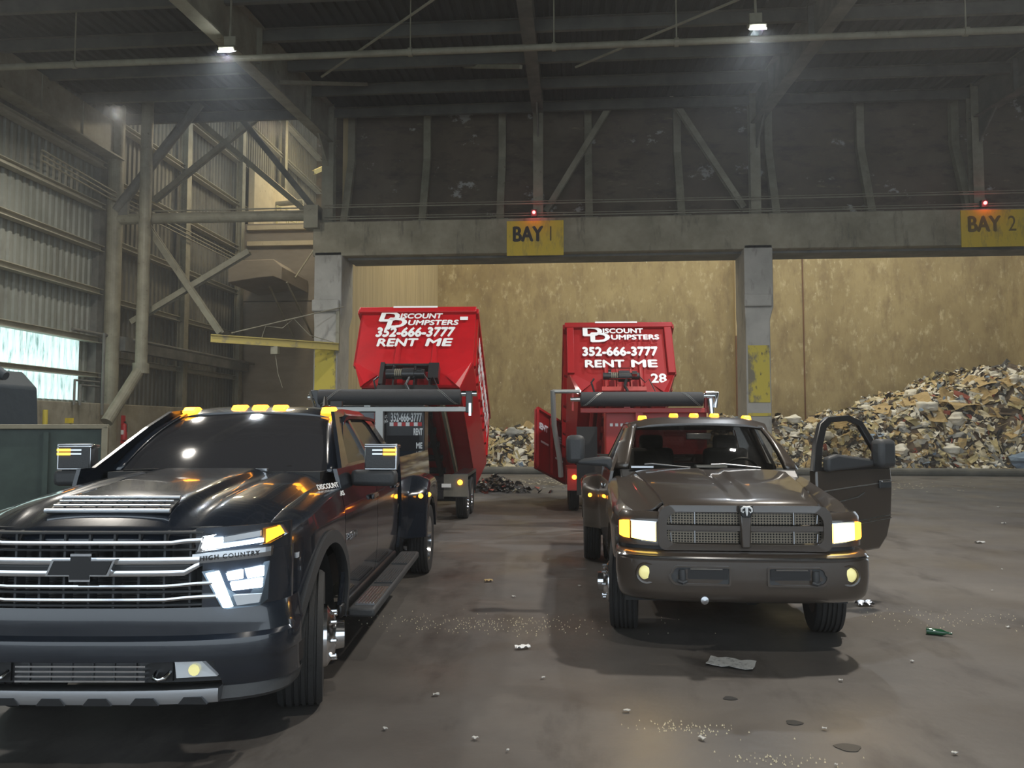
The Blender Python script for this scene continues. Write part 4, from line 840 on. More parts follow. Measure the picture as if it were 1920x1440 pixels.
    for x in(-.56,-.22,0,.22,.56):
        y=2.4; z=1.905-.05*(abs(x)/.7)**3
        b=MB(); b.prism([(y-.05,z),(y-.02,z+.035),(y+.02,z+.042),(y+.06,z+.03),(y+.09,z),(y+.09,z-.02),(y-.05,z-.02)],x-.045,x+.045,'x'); ob('roof_lamp',b,M['amberdim'],T,bevel=.012)
    # cab back with window opening, interior
    b=MB(); b.frame([(-.93,.5),(.93,.5),(.93,1.36),(.72,1.84),(-.72,1.84),(-.93,1.36)],[(-.62,1.38),(.62,1.38),(.66,1.42),(.58,1.76),(-.58,1.76),(-.66,1.42)],3.09,3.13,'y'); ob('cab_back',b,P,T)
    b=MB(); b.rows([[(-.66,3.12,1.38),(.66,3.12,1.38)],[(-.58,3.12,1.77),(.58,3.12,1.77)]]); ob('rear_window',b,M['reartint'],T)
    b=MB(); b.prism([(1.5,1.30),(1.62,1.38),(1.95,1.36),(2.0,1.2),(1.9,.7),(1.5,.7)],-.86,.86,'x'); ob('dashboard',b,M['trimblk'],T,bevel=.02)
    b=MB(); b.box((0,2.3,.55),(1.8,1.5,.1)); ob('cab_floor',b,M['frame'],T)
    for x in(-.42,.42):
        b=MB(); b.box((x,2.55,.95),(.52,.5,.16)); b.box((x,2.82,1.25),(.5,.14,.62),(-10,0,0)); sE=ob('seat',b,M['fabric'],T,bevel=.05)
        b=MB(); b.box((x,2.88,1.62),(.27,.1,.17)); ob('headrest',b,M['fabric'],sE,bevel=.04)
    b=MB(); C_=Vector((.42,2.1,1.30)); b.tube([tuple(C_+Matrix.Rotation(R(25),3,'X')@Vector((.19*math.cos(a),0,.19*math.sin(a)))) for a in[2*math.pi*k/28 for k in range(28)]],.015,8,closed=True); b.box(tuple(C_),(.36,.03,.04)); b.box(tuple(C_),(.1,.05,.09)); ob('steering_wheel',b,M['trimblk'],T,smooth=50)
    b=MB(); b.box((.0,2.13,1.70),(.26,.03,.07)); ob('rear_view_mirror',b,M['silver'],T,bevel=.01)
    b=MB(); b.tube([(-.18,1.53,1.40),(-.55,1.57,1.435),(-.62,1.57,1.43)],.007,6); b.tube([(.50,1.55,1.40),(.15,1.55,1.435),(.02,1.53,1.43)],.007,6); b.box((-.64,1.62,1.40),(.22,.05,.02)); ob('wipers',b,M['silver'],ws)
    b=MB(); b.box((.05,1.72,1.405),(.3,.14,.02)); ob('papers',b,M['white'],ws)
    # bed and chassis
    b=MB(); b.box((0,4.35,.8),(1.7,2.45,.06)); b.box((0,3.17,1.05),(1.9,.04,.66)); b.box((0,5.58,1.0),(1.9,.05,.78)); ob('bed',b,P,T)
    b=MB(); b.box((.42,2.8,.5),(.1,5.2,.16)); b.box((-.42,2.8,.5),(.1,5.2,.16)); b.box((0,1.0,.75),(1.1,1.2,.5)); b.box((0,.9,.36),(1.0,.2,.14)); ob('chassis',b,M['frame'],T)
    b=MB(); b.tube([(-.8,.95,.38),(.8,.95,.38)],.055,10); b.tube([(-1.0,4.55,.4),(1.0,4.55,.4)],.08,10); b.lathe([(.001,-.14),(.14,-.05),(.14,.05),(.001,.14)],(.25,.95,.36),'y',14); b.tube([(-.7,.7,.40),(.7,.72,.42)],.022,8); ob('axles',b,M['frame'],T,smooth=40)
    # open driver's door
    a=57
    pts=[(.0,.52),(.93,.54),(1.06,.66),(1.13,.85),(1.16,1.2),(1.14,1.375),(.0,1.375)]
    b=MB(); b.prism([(z,u) for u,z in pts],-.06,0,'x') if 0 else b.add([(0,u,z) for u,z in pts]+[(-.09,u,z) for u,z in pts],[tuple(range(7)),tuple(range(13,6,-1))]+[(i,i+7,(i+1)%7+7,(i+1)%7) for i in range(7)])
    D=ob('open_door',b,P,T,bevel=.02,loc=(1.05,1.62,0)); D.rotation_euler=(0,0,-R(a))
    lean=lambda z:-.16*max(0,(z-1.36)/.5)
    of=[(-.04,1.36),(.10,1.62),(.26,1.83),(.40,1.90),(.74,1.92),(.92,1.86),(1.03,1.62),(1.13,1.36)]
    inn=[(.10,1.40),(.20,1.60),(.33,1.78),(.44,1.845),(.72,1.86),(.85,1.81),(.94,1.60),(1.02,1.40)]
    n=8; b=MB(); vs=[(lean(z)+t_,u,z) for t_ in(0,-.05) for pl in(of,inn) for u,z in pl]; fs=[]
    for i in range(n):
        j=(i+1)%n; fs+=[(i,j,n+j,n+i),(2*n+i,3*n+i,3*n+j,2*n+j),(i,2*n+i,2*n+j,j),(n+i,n+j,3*n+j,3*n+i)]
    b.add(vs,fs); ob('window_frame',b,M['trimblk'],D,bevel=.008)
    b=MB(); b.add([(lean(z)-.025,u,z) for u,z in inn],[tuple(range(8))]); ob('window_glass',b,M['glass'],D)
    b=MB(); b.box((.012,1.02,1.205),(.02,.19,.085)); ob('door_handle',b,M['plastic'],D,bevel=.03); b=MB(); b.box((.026,1.02,1.235),(.012,.15,.02)); ob('handle_grip',b,M['chrome'],D,bevel=.008)
    b=MB(); b.tube([(.006,.05,1.16),(.008,.5,1.19),(.004,.95,1.215)],.006,6); b.tube([(.006,.3,1.05),(.008,.6,1.09),(.006,.7,1.13)],.005,6); b.tube([(.004,.3,.83),(.004,1.12,.88)],.004,6); b.tube([(.004,.3,.80),(.004,1.12,.85)],.004,6); ob('side_trim',b,M['silver'],D)
    b=MB(); b.box((-.1,.55,.95),(.03,.9,.7)); ob('door_lining',b,M['fabric'],D,bevel=.02)
    b=MB(); b.prism([(.06,1.36),(.06,1.50),(.2,1.53),(.75,1.47),(.78,1.40)],.02,.10,'x'); mo=ob('mirror_arm',b,M['plastic'],D,bevel=.025)
    b=MB(); b.box((.13,.84,1.53),(.15,.24,.29)); ob('mirror_housing',b,M['plastic'],mo,bevel=.05)
    return T
RM=ram()
# ================================================================ trailers and tipped containers
M['cred']=layer(mat('glossy red container paint',(.5,.006,.012),.35,coat=.3,spec=.3),1.2,(.38,.005,.01),.5,.75,seed=2)
M['cred2']=layer(mat('darker red container paint',(.33,.006,.008),.45,coat=.1,spec=.25),1.2,(.24,.01,.008),.5,.75,seed=6)
M['redpaint']=mat('red trailer paint',(.4,.03,.025),.4); M['blackpaint']=mat('black trailer paint',(.018,.018,.02),.35,coat=.3); M['roll']=mat('rolled black mesh tarp',(.035,.036,.04),.7,bump=(120,.3))
M['alu']=mat('grey aluminium',(.42,.42,.4),.4,.7); M['reflred']=mat('red reflector',(.5,.01,.01),.3)
def tfit(name,s,w_,h_,m,par,loc,rot,off=.02,ext=.002,shear=0,M0=None):
    """lettering fitted to w_ x h_, emboldened with shifted copies"""
    o=text(name,s,1,m,par,loc,rot,ext=ext,off=0,shear=shear); me=o.data; bm=bmesh.new(); bm.from_mesh(me); g0=bm.verts[:]+bm.edges[:]+bm.faces[:]
    for dx,dy in((off*2,0),(off,off*1.2),(off,-off*1.2)):
        r_=bmesh.ops.duplicate(bm,geom=g0); bmesh.ops.translate(bm,vec=(dx,dy,.0006*(dx+dy)/off),verts=[e for e in r_['geom'] if isinstance(e,bmesh.types.BMVert)])
    bm.to_mesh(me); bm.free(); v=me.vertices
    x0=min(p.co.x for p in v);x1=max(p.co.x for p in v);y0=min(p.co.y for p in v);y1=max(p.co.y for p in v)
    for p in v: p.co.x=(p.co.x-(x0+x1)/2)*w_/(x1-x0); p.co.y=(p.co.y-(y0+y1)/2)*h_/(y1-y0)
    return o
def logo(par,x,y,z,sc_,rot=(90,0,0),ax='x',sl=.0):
    def P(dx,dz): return (x+dx*sc_,y,z+dz*sc_) if ax=='x' else (x,y+dx*sc_,z+dz*sc_)
    k=dict(off=.036)
    tfit('lettering','D',.42*sc_,.26*sc_,M['white'],par,P(-.58,.09),rot,shear=sl,**k)
    tfit('lettering','D',.42*sc_,.26*sc_,M['white'],par,P(-.42,-.07),rot,shear=sl,**k)
    tfit('lettering','ISCOUNT',.86*sc_,.135*sc_,M['white'],par,P(.07,.10),rot,shear=sl,**k)
    tfit('lettering','UMPSTERS',1.02*sc_,.135*sc_,M['white'],par,P(.32,-.07),rot,shear=sl,**k)
def container(lab,loc,rz,th,Wd,L,h,m,sl,number=None,gate=False):
    """origin: underside of the front edge, tipped nose-up by th about x"""
    T=thing('roll_off_container',lab,'dumpster',loc,rz); T.rotation_euler=(R(th),0,R(rz)); w=Wd/2
    out=[(-w+.22,0),(-w,.6),(-w,h-.12),(-w,h),(w,h),(w,h-.12),(w,.6),(w-.22,0)]
    b=MB(); b.prism(out,0,.05,'y'); fw=ob('front_wall',b,m,T)
    for s in(-1,1):
        b=MB(); b.rows([[(s*(w-.22),y,0),(s*w,y,.6),(s*w,y,h)] for y in(0,L)]); ob('side_wall',b,m,T,solid=.03)
        rb=bpy.data.objects[T.children[-1].name]
        for k in range(7):
            y=.25+k*(L-.5)/6; b=MB(); b.prism([(s*(w+.0),.62),(s*(w+.07),.66),(s*(w+.07),h-.1),(s*w,h-.1)],y-.05,y+.05,'y'); ob('side_rib',b,m,rb)
        b=MB(); b.box((s*(w+.03),L/2,h-.06),(.12,L,.12)); ob('top_rail',b,m,T,bevel=.015)
    b=MB(); b.box((0,-.02,h-.07),(Wd+.1,.12,.14)); tr=ob('top_rail',b,m,T,bevel=.02)
    b=MB(); b.box((-.05,-.085,h-.015),(.92,.01,.04)); ob('reflective_strip',b,M['white'],tr)
    b=MB(); b.box((0,L/2,.03),(Wd-.44,L,.06)); ob('floor_plate',b,m,T)
    for s in(-1,1): b=MB(); b.box((s*.45,L/2,-.09),(.1,L,.18)); ob('skid_rail',b,m,T)
    for x in(-.32,.42):
        b=MB(); b.prism([(x-.06,0),(x-.035,-.05),(x+.035,-.05),(x+.06,0)],.45 if not gate else .2,h-.14 if not gate else .75,'z'); ob('front_rib',b,m,fw)
    if gate:
        for s in(-1,1): b=MB(); b.box((s*(w-.07),-.04,h-.75),(.15,.09,1.2)); ob('corner_post',b,m,fw,bevel=.01)
    for s in(-1,1): b=MB(); b.add([(s*(w-.0),-.004,.6),(s*(w-.5),-.004,.28),(s*(w-.28),-.05,.05),(s*(w-.2),-.004,.0)],[(0,1,2,3)]); ob('gusset',b,m,fw,solid=.02)
    y=-.056
    logo(fw,0.02,y,h-.33,1.02,sl=sl)
    k=.0 if not gate else .02
    tfit('lettering','352-666-3777',1.62,.25,M['white'],fw,(0,y,h-(.64 if not gate else .78)),(90,0,0),off=.042,shear=sl)
    zr=h-(.90 if not gate else 1.10)
    tfit('lettering','RENT',.84,.2,M['white'],fw,(-.34,y,zr),(90,0,0),off=.035,shear=sl); tfit('lettering','ME',.56,.2,M['white'],fw,(.5,y,zr),(90,0,0),off=.035,shear=sl)
    if number: tfit('lettering',number,.33,.24,M['white'],fw,(.78,y+.04,h-1.45),(90,0,0),off=.03)
    if not gate: b=MB(); b.box((.97,-.06,h-.30),(.16,.006,.085)); ob('sticker',b,M['white'],fw)
    sw=[c for c in T.children if c.name.startswith('side_wall')][1]
    tfit('lettering','DISCOUNT DUMPSTERS',3.2,.34,M['white'],sw,(w+.075,L/2,h-.5),(90,0,90),off=.03); tfit('lettering','352-666-3777',3.0,.34,M['white'],sw,(w+.075,L/2,h-.95),(90,0,90),off=.03)
    if gate:
        a=R(132); d=Vector((-math.sin(a)*1,0,0)); c0=Vector((-w,L,0)); u=Vector((-math.cos(R(50)),-math.sin(R(50)),0)); n_=Vector((u.y,-u.x,0))
        def q(s_,z,t=0): return tuple(c0+u*s_+n_*t+Vector((0,0,z)))
        gl=1.15; z0,z1=.05,h-.1
        b=MB(); vs=[q(s_,z,t) for t in(0,.05) for s_,z in((0,z0),(gl,z0),(gl,z1),(0,z1))]; b.add(vs,[(0,1,2,3),(7,6,5,4),(0,4,5,1),(1,5,6,2),(2,6,7,3),(3,7,4,0)]); g=ob('rear_gate',b,m,T)
        b=MB()
        for s_ in(.03,gl*.5,gl-.03): b.bar(q(s_,z0,-.04),q(s_,z1,-.04),.07,.07,(1,0,0))
        for z in(z0,z1): b.bar(q(0,z,-.04),q(gl,z,-.04),.07,.07)
        ob('gate_frame',b,m,g)
        ang=math.degrees(math.atan2(-u.y,-u.x))
        for s_,tx,zz,ww in((gl*.78,'RENT',z1-.45,.42),(gl*.26,'ME',z1-.55,.3)): tfit('lettering',tx,ww,.2,M['white'],g,q(s_,zz,-.02),(90,0,ang),off=.05)
        b=MB(); b.bar(q(gl*.6,z1-.9,-.03),q(gl*.85,z1-.9,-.03),.02,.05); b.bar(q(gl*.1,z1-1.15,-.03),q(gl*.35,z1-1.15,-.03),.02,.05); ob('reflective_strip',b,M['white'],g)
    return T
def trailer(lab,loc,rz,th,py,pz,hl,body,beamm,hx0,hx1,wy,dark):
    T=thing('dump_trailer',lab,'trailer',loc,rz)
    for s in(-1,1):
        b=MB(); b.box((s*.42,2.6,.62),(.1,5.6,.2)); ob('frame_rail',b,body,T,bevel=.01)
        b=MB(); b.bar((s*.42,.0,.6),(0,-1.1,.52),.1,.16); ob('tongue_rail',b,body,T)
        for k in range(2): wheel(T,s*1.0,wy+.86*k,.38,.22,s,'in')
        b=MB(); b.prism([(wy-.55,.45),(wy-.5,.9),(wy+1.36,.9),(wy+1.4,.45),(wy+1.33,.45),(wy+1.3,.84),(wy-.44,.84),(wy-.48,.45)],s*.86,s*1.14,'x'); fe=ob('wheel_guard',b,body if not dark else M['blackpaint'],T)
        b=MB(); b.box((s*.92,wy-.56,.68),(.46,.03,.42)); ob('guard_plate',b,M['steeldark'] if dark else body,fe)
        b=MB(); b.lathe([(.05,0),(.04,-.02),(.001,-.028)],(s*1.0,wy-.58,.74),'y',14); ml=ob('marker_lamp',b,M['amber'],fe)
        b=MB(); b.box((s*.74,wy-.59,.68),(.18,.02,.07)); ob('reflector_plate',b,M['white'],fe)
    for y in(.05,1.3,wy-.2,wy+1.3,5.3): b=MB(); b.box((0,y,.62),(1.7,.1,.14)); ob('cross_member',b,body,T)
    b=MB(); b.tube([(-1.0,wy,.38),(1.0,wy,.38)],.05,8); b.tube([(-1.0,wy+.86,.38),(1.0,wy+.86,.38)],.05,8); ob('axles',b,M['frame'],T)
    b=MB(); b.box((0,-1.15,.5),(.12,.3,.14)); b.tube([(.0,-.8,.2),(.0,-.8,.95)],.04,8); ob('coupler',b,M['blackpaint'],T)
    # tilting hoist bed
    c,s_=math.cos(R(th)),math.sin(R(th)); A=lambda x,u,v:(x,py-u*c-v*s_*-1*0 + v*s_, pz+u*s_+v*c)
    b=MB()
    for s in(-1,1): b.bar(A(s*.30,0,0),A(s*.30,hl,0),.1,.18,(0,s_,c))
    for u in fr(.2,hl-.05,5): b.bar(A(-.4,u,0),A(.4,u,0),.1,.1,(0,s_,c))
    H=ob('hoist_bed',b,body,T)
    for s in(-1,1): b=MB(); b.bar(A(s*.62,0,.08),A(s*.62,hl-.1,.08),.06,.2,(0,s_,c)); ob('hoist_side_rail',b,M['steel'] if dark else body,H)
    for s in(-1,1):
        b=MB(); m0=Vector(A(s*.12,hl*.62,0)); e0=Vector((s*.12,1.2,.66)); b.tube([tuple(e0),tuple(e0.lerp(m0,.55))],.07,12); hy=ob('hydraulic_ram',b,M['blackpaint'],T)
        b=MB(); b.tube([tuple(e0.lerp(m0,.55)),tuple(m0)],.04,10); ob('piston_rod',b,M['chrome'],hy)
    # winch on the hoist nose
    wm=M['blackpaint']; 
    def wbx(x,u,v,d): b.box(A(x,u,v),d,(-th,0,0))
    b=MB(); wbx(0,hl+.05,.12,(1.15 if dark else .9,.3,.10)); 
    for x in((-.5,-.28,.12,.42) if dark else(-.36,-.12,.16,.36)): wbx(x,hl+.05,.38,(.035 if dark else .03,.26,.55))
    if dark: wbx(0,hl+.06,.66,(1.05,.22,.05)); wbx(-.52,hl+.1,.45,(.08,.2,.5)); wbx(.48,hl+.1,.5,(.2,.22,.35))
    W_=ob('winch_frame',b,wm if dark else body,H)
    b=MB(); p0=A(-.42,hl+.2,.42); p1=A(.32,hl+.2,.42); b.tube([p0,p1],.095 if dark else .075,18); b.tube([A(-.1,hl+.2,.42),A(.12,hl+.2,.42)],.12,18); ob('winch_drum',b,M['alu'] if 0 else M['blackpaint'],W_,smooth=40)
    b=MB(); [b.tube([A(x,hl+.2,.42),A(x+.02,hl+.2,.42)],.102 if dark else .082,18) for x in fr(-.25,.05,8)]; ob('winch_cable',b,M['steel'],W_)
    b=MB(); b.tube([A(-.3,hl+.3,.55),A(.15,hl+.3,.55)],.012,6); b.tube([A(-.3,hl+.3,.3),A(.15,hl+.3,.3)],.012,6); b.lathe([(.06,-.03),(.06,.03)],A(-.28,hl+.2,.52),'x',12); b.lathe([(.07,-.05),(.07,.05)],A(.22,hl+.24,.44),'x',12); ob('bright_rods',b,M['chrome'],W_)
    b=MB(); b.tube([A(.3,hl+.25,.4),A(.42,hl+.3,.2),A(.5,hl+.28,.3),A(.62,hl+.2,.05)],.012,6); b.tube([A(.05,hl+.28,.3),A(.0,hl+.32,.1),A(.06,hl+.3,-.02)],.03,8); b.tube([A(-.6,hl+.1,.1),A(-.66,hl+.15,.3),A(-.6,hl+.1,.42)],.02,6); ob('hoses',b,M['blackpaint'],W_)
    # tarp roller on its mast
    z=2.02; x0,x1=hx0,hx1
    b=MB(); b.box(((x0+x1)/2+.06,0,z+.055),(x1-x0-.1,.12,.08)); mb_=ob('tarp_beam',b,beamm,T,bevel=.008)
    b=MB(); b.box((.0,0,1.3),(.12,.12,1.5)); b.box((-.2,.0,z+.16),(.1,.06,.2)); b.box((-.2,-.0,z+.27),(.3,.05,.02)); ob('mast',b,beamm,T)
    b=MB(); rr_=.125; b.lathe([(.05,x0+.1),(rr_,x0+.12),(rr_*1.01,(x0+x1)/2),(rr_*.97,x1-.14),(.05,x1-.12)],(0,-.04,z+.245),'x',20); rl=ob('tarp_roll',b,M['roll'],T,smooth=50)
    b=MB()
    for xa,xb in((x0+.15,x0+.45),(x1-.5,x1-.2)):
        for dd in(0,.03): b.tube([(xa+dd,-.04-rr_*1.02*math.cos(t),z+.245+rr_*1.02*math.sin(t)) if 0 else (xa+dd+(xb-xa)*(t+1.1)/2.2*(1 if xa<0 else 1),-.04-rr_*1.02*math.cos(t),z+.245-rr_*1.02*math.sin(t)*(1 if xa<0 else -1)*-1) for t in fr(-1.1,1.1,8)],.004,4)
    ob('straps',b,M['alu'],rl)
    b=MB(); b.tube([(x0+.1,-.04,z+.245),(x0-.06,-.04,z+.245)],.04,10); b.tube([(x1-.12,-.04,z+.3),(x1+.12,-.04,z+.3)],.045,12); ob('roller_ends',b,M['chrome'],rl,smooth=40)
    if dark:
        b=MB(); b.prism([(x0-.0,z+.30),(x0-.02,z+.36),(x0+.1,z+.36),(x0+.16,z+.05),(x0+.1,z+.05)],-.08,.02,'y'); ob('end_bracket',b,M['blackpaint'],mb_,bevel=.01); b=MB(); b.box((x1,-.02,z+.17),(.1,.14,.34)); ob('end_bracket',b,M['blackpaint'],mb_,bevel=.01)
        b=MB(); b.tube([(x0-.02,-.1,z+.33),(x0+.08,-.1,z+.05)],.02,6); b.box((x1+.02,-.1,z+.05),(.04,.02,.2)); ob('bright_edges',b,M['chrome'],mb_)
    else:
        b=MB(); b.box((x0-.02,0,z+.2),(.03,.1,.3)); ob('end_bracket',b,body,mb_); b=MB(); b.box((x1-.06,0,z+.18),(.08,.1,.26)); ob('end_bracket',b,body,mb_)
        b=MB(); b.tube([(x0+.1,-.04,z+.38),(x0-.36,-.04,z+.38)],.035,10); b.tube([(x0-.36,-.04,z+.40),(x0-.34,.1,z-.2),(x0-.24,.4,z-.8),(x0-.22,.5,z-1.1)],.045,10); ob('tarp_arm',b,M['alu'],T,smooth=40)
        b=MB(); b.tube([(x1-.1,-.1,z+.35),(x1+.1,-.1,z+.35),(x1+.06,-.1,z+.1)],.035,10); b.tube([(x1-.02,-.1,z+.25),(x1,-.1,z-.05)],.05,12); ob('tarp_arm',b,M['chrome'],T,smooth=40)
    return T,A
TA,A_=trailer('black-framed dump trailer with grey tarp beam, hitched behind the black-blue pickup','',0,0,0,0,0,0,0,0,0,0,0) if 0 else trailer('black-framed dump trailer with grey tarp beam, behind the black-blue pickup',(-3.0,12.0,0),2,30,5.3,.72,3.25,M['blackpaint'],M['alu'],-1.08,1.42,3.15,True)
TB,B_=trailer('red dump trailer with tarp roller, behind the charcoal pickup',(1.17,13.2,0),1.5,30,5.5,.72,3.3,M['redpaint'],M['redpaint'],-1.1,1.2,3.7,False)
# head boxes of the trailers
b=MB(); b.box((-.2,.34,1.55),(1.78,.4,1.2)); hb_=ob('head_box',b,M['blackpaint'],TA,bevel=.02)
b=MB(); b.box((.3,.13,1.45),(.62,.02,.42)); ob('dark_panel',b,M['dkglass'],hb_)
tfit('lettering','352-666-3777',.5,.15,M['white'],hb_,(.40,.12,1.95),(90,0,0),off=.03)
for k in range(8): b=MB(); b.box((.16+.065*k,.132,1.84),(.062,.008,.06)); ob('reflective_tape',b,M['white'] if k%2==0 else M['reflred'],hb_)
tfit('lettering','RENT',.145,.115,M['white'],hb_,(.59,.12,1.72),(90,0,0),off=.04); tfit('lettering','ME',.1,.1,M['white'],hb_,(.61,.12,1.5),(90,0,0),off=.04)
for z,s_ in((1.92,'DISCOUNT'),(1.85,'DUMPSTERS')): tfit('lettering',s_,.26,.05,M['white'],hb_,(-.02,.12,z),(90,-22,0),off=.04)
b=MB(); b.box((.3,.3,1.5),(1.72,.4,1.1)); hb2=ob('head_box',b,M['redpaint'],TB,bevel=.02)
b=MB(); b.box((-.86,.5,1.2),(.36,.1,1.2)); ob('interior_shade',b,M['frame'],TB)  # black block standing in for the shaded interior beside the head box
for k in range(6): b=MB(); b.box((-.46+.09*k,.09,1.83),(.05,.008,.05)); ob('reflective_tape',b,M['white'],hb2)
def place(A,Tr,u,v):
    return Tr.matrix_basis@Vector(A(0,u,v))
bpy.context.view_layer.update()
pA=place(A_,TA,3.15,.30); pB=place(B_,TB,3.15,.30)+Vector((0,0,-.1))
container('bright red tipped roll-off container above the black-blue pickup',tuple(pA),2,-30,2.34,4.3,1.95,M['cred'],.12)
container('darker red tipped roll-off container numbered 28, above the charcoal pickup',tuple(pB),1.5,-30,2.26,4.3,1.86,M['cred2'],0,'28',True)
# ================================================================ refuse in the pit, litter on the floor
rnd=random.Random(11)
HT=[(-8,1.2),(-3.3,1.55),(-.6,1.45),(3,1.3),(8.2,1.95),(11,1.8),(12.5,2.1),(13.9,2.75),(15.5,3.3),(17,3.75),(18.5,4.05),(22,4.3)]
def ridge(x): return lerp(HT,x)
def ph(x,y):
    h=ridge(x)+.25*math.sin(x*1.7)*math.sin(x*.6+1); toe=29.75+.25*math.sin(x*1.3)+.2*math.sin(x*3.1); dep=1.5+.55*h
    t=(y-toe)/dep; 
    if t<0: return -.05
    return h*sm(min(1,t*1.0))**.8+.1*math.sin(3*x+2*y)*min(1,t)+.08*math.sin(5.3*y-2*x)*min(1,t)
M['rf']=[mat('refuse '+n,c,.75,bump=(14,.4)) for n,c in (('brown earth',(.10,.07,.045)),('cream paper',(.66,.58,.4)),('tan cardboard',(.46,.33,.15)),('white plastic',(.74,.7,.6)),('grey film',(.34,.34,.32)),('dark rags',(.05,.045,.04)),('straw',(.5,.42,.22)),('blue film',(.2,.27,.36)),('red scraps',(.3,.08,.05)))]  # cream paper made yellower in its colour to carry the warm pit light
b=MB(); rows=[]
for j in range(60):
    y=29.5+j*.17
    rows.append([(x+rnd.uniform(-.05,.05),y,ph(x,y)+rnd.uniform(-.09,.09)) for x in fr(-8,21.5,150)])
b.rows(rows); o=ob('refuse_mound',b,M['rf'][0],smooth=80); me=o.data
mo_=o
def pnorm(x,y):
    e=.15; return Vector((-(ph(x+e,y)-ph(x-e,y))/(2*e),-(ph(x,y+e)-ph(x,y-e))/(2*e),1)).normalized()
def sheet(b,c,n,sx,sy,k,cr=.25):
    """crumpled sheet"""
    q=n.rotation_difference(Vector((0,0,1))).inverted() if 0 else Vector((0,0,1)).rotation_difference(n)
    a=rnd.uniform(0,6.28); M3=q.to_matrix()@Matrix.Rotation(a,3,'Z'); vs=[]
    for i in range(k+1):
        for j in range(k+1):
            vs.append(tuple(Vector(c)+M3@Vector(((i/k-.5)*sx*rnd.uniform(.8,1.15),(j/k-.5)*sy*rnd.uniform(.8,1.15),rnd.uniform(-cr,cr)*min(sx,sy)))))
    n0=len(b.v); b.v+=vs
    for i in range(k):
        for j in range(k): p=n0+i*(k+1)+j; b.f.append((p,p+k+1,p+k+2,p+1))
    return k*k
mb=MB(); mi=[]
def rpos():
    while True:
        x=rnd.uniform(-7.5,21); h=ridge(x); y=29.8+(1.5+.55*h)*rnd.random()**1.3*3.0
        if rnd.random()>.25+.16*h: continue
        if y<39 and ph(x,y)>-.02: return x,y
for i in range(13000):
    x,y=rpos(); s_=rnd.choice((.12,.16,.2,.26,.34)); n=(pnorm(x,y)+Vector((rnd.gauss(0,.5),rnd.gauss(0,.5)-.2,rnd.gauss(0,.3)))).normalized()
    m_=rnd.choices(range(9),(6,15,14,17,10,14,14,2,2))[0]
    c=sheet(mb,(x,y,ph(x,y)+rnd.uniform(.0,.16)),n,s_*rnd.uniform(.7,1.9),s_*rnd.uniform(.4,1.0),2,.28); mi+=[m_]*c
o=ob('loose_refuse',mb,M['rf'][0]); 
for m_ in M['rf'][1:]: o.data.materials.append(m_)
for p,i in zip(o.data.polygons,mi): p.material_index=i
tag(o,'heap of mixed loose refuse filling the pit behind the bays','refuse','pit refuse','stuff'); tag(mo_,'brown packed refuse under the loose scraps in the pit','refuse','pit refuse','stuff')
# sticks
mb=MB()
for i in range(500):
    x,y=rpos(); a=rnd.uniform(0,6.28); L=rnd.uniform(.15,.5); z=ph(x,y)+.08; mb.bar((x,y,z),(x+L*math.cos(a),y+L*math.sin(a)*.6,z+rnd.uniform(-.1,.2)),.025,.015)
tag(ob('splintered_wood',mb,M['rf'][6]),'splinters and sticks scattered through the pit refuse','refuse','pit refuse','stuff')
def single(name,x,y,fn,m,lab,cat,group=None):
    b=MB(); fn(b); o=ob(name,b,m,smooth=60 if 'bag' in name else None); o.location=(x,y,ph(x,y)+.05) if y>29 else (x,y,0)
    return tag(o,lab,cat,group)
def card(sx,sy,n,t=.012):
    def f(b):
        q=Vector((0,0,1)).rotation_difference(Vector(n).normalized()).to_matrix()@Matrix.Rotation(rnd.uniform(0,6),3,'Z')
        k=4; rows=[[tuple(q@Vector(((i/k-.5)*sx,(j/k-.5)*sy,.06*sx*math.sin(i*1.3+j)+(.12*sx if i==k else 0)))+Vector((0,0,.1))) for j in range(k+1)] for i in range(k+1)]
        b.slab(rows,tuple(q@Vector((0,0,-t))))
    return f
def bagf(r):
    def f(b):
        bm=bmesh.new(); bmesh.ops.create_icosphere(bm,subdivisions=3,radius=r)
        s0=rnd.uniform(0,9)
        for v in bm.verts:
            c=v.co; k=1+.18*math.sin(c.x*9/r*.4+s0)+.14*math.sin(c.y*11/r*.4+s0*2)+.1*math.sin(c.z*17/r*.4+s0)+.07*math.sin((c.x+c.y)*31/r*.4); v.co=Vector((c.x*k*1.15,c.y*k,c.z*k*.72+r*.35))
        b.add([tuple(v.co) for v in bm.verts],[tuple(v.index for v in f_.verts) for f_ in bm.faces]); bm.free()
    return f
for i in range(38):
    x,y=rpos(); x=rnd.uniform(9,20.5) if i%3 else rnd.uniform(-5,8.5); y=rnd.uniform(30.6,33.5)
    single('cardboard_sheet',x,y,card(rnd.uniform(.5,1.1),rnd.uniform(.35,.7),(rnd.gauss(0,.4),-.6+rnd.gauss(0,.3),1)),M['rf'][2],'torn tan cardboard sheet lying in the refuse heap','cardboard','cardboard sheets in the refuse heap')
for i in range(40):
    x=rnd.uniform(8.5,20.5) if i%3 else rnd.uniform(-5,8); y=rnd.uniform(30.4,34)
    single('refuse_bag',x,y,bagf(rnd.uniform(.14,.3)),M['rf'][3] if i%3 else M['rf'][4],'crumpled pale plastic bag in the refuse heap','bag','plastic bags in the refuse heap')
single('cardboard_sheet',15.9,32.2,card(2.0,.8,(.1,-.7,1)),M['rf'][2],'largest pale cardboard sheet near the crest of the refuse heap','cardboard')
single('refuse_bag',14.2,31.9,bagf(.3),M['rf'][3],'grey-white bag sticking out at the crest of the refuse heap','bag')
single('blue_sheet',17.2,30.1,bagf(.62),M['rf'][7],'crumpled blue sheet at the foot of the refuse heap, right','sheet')
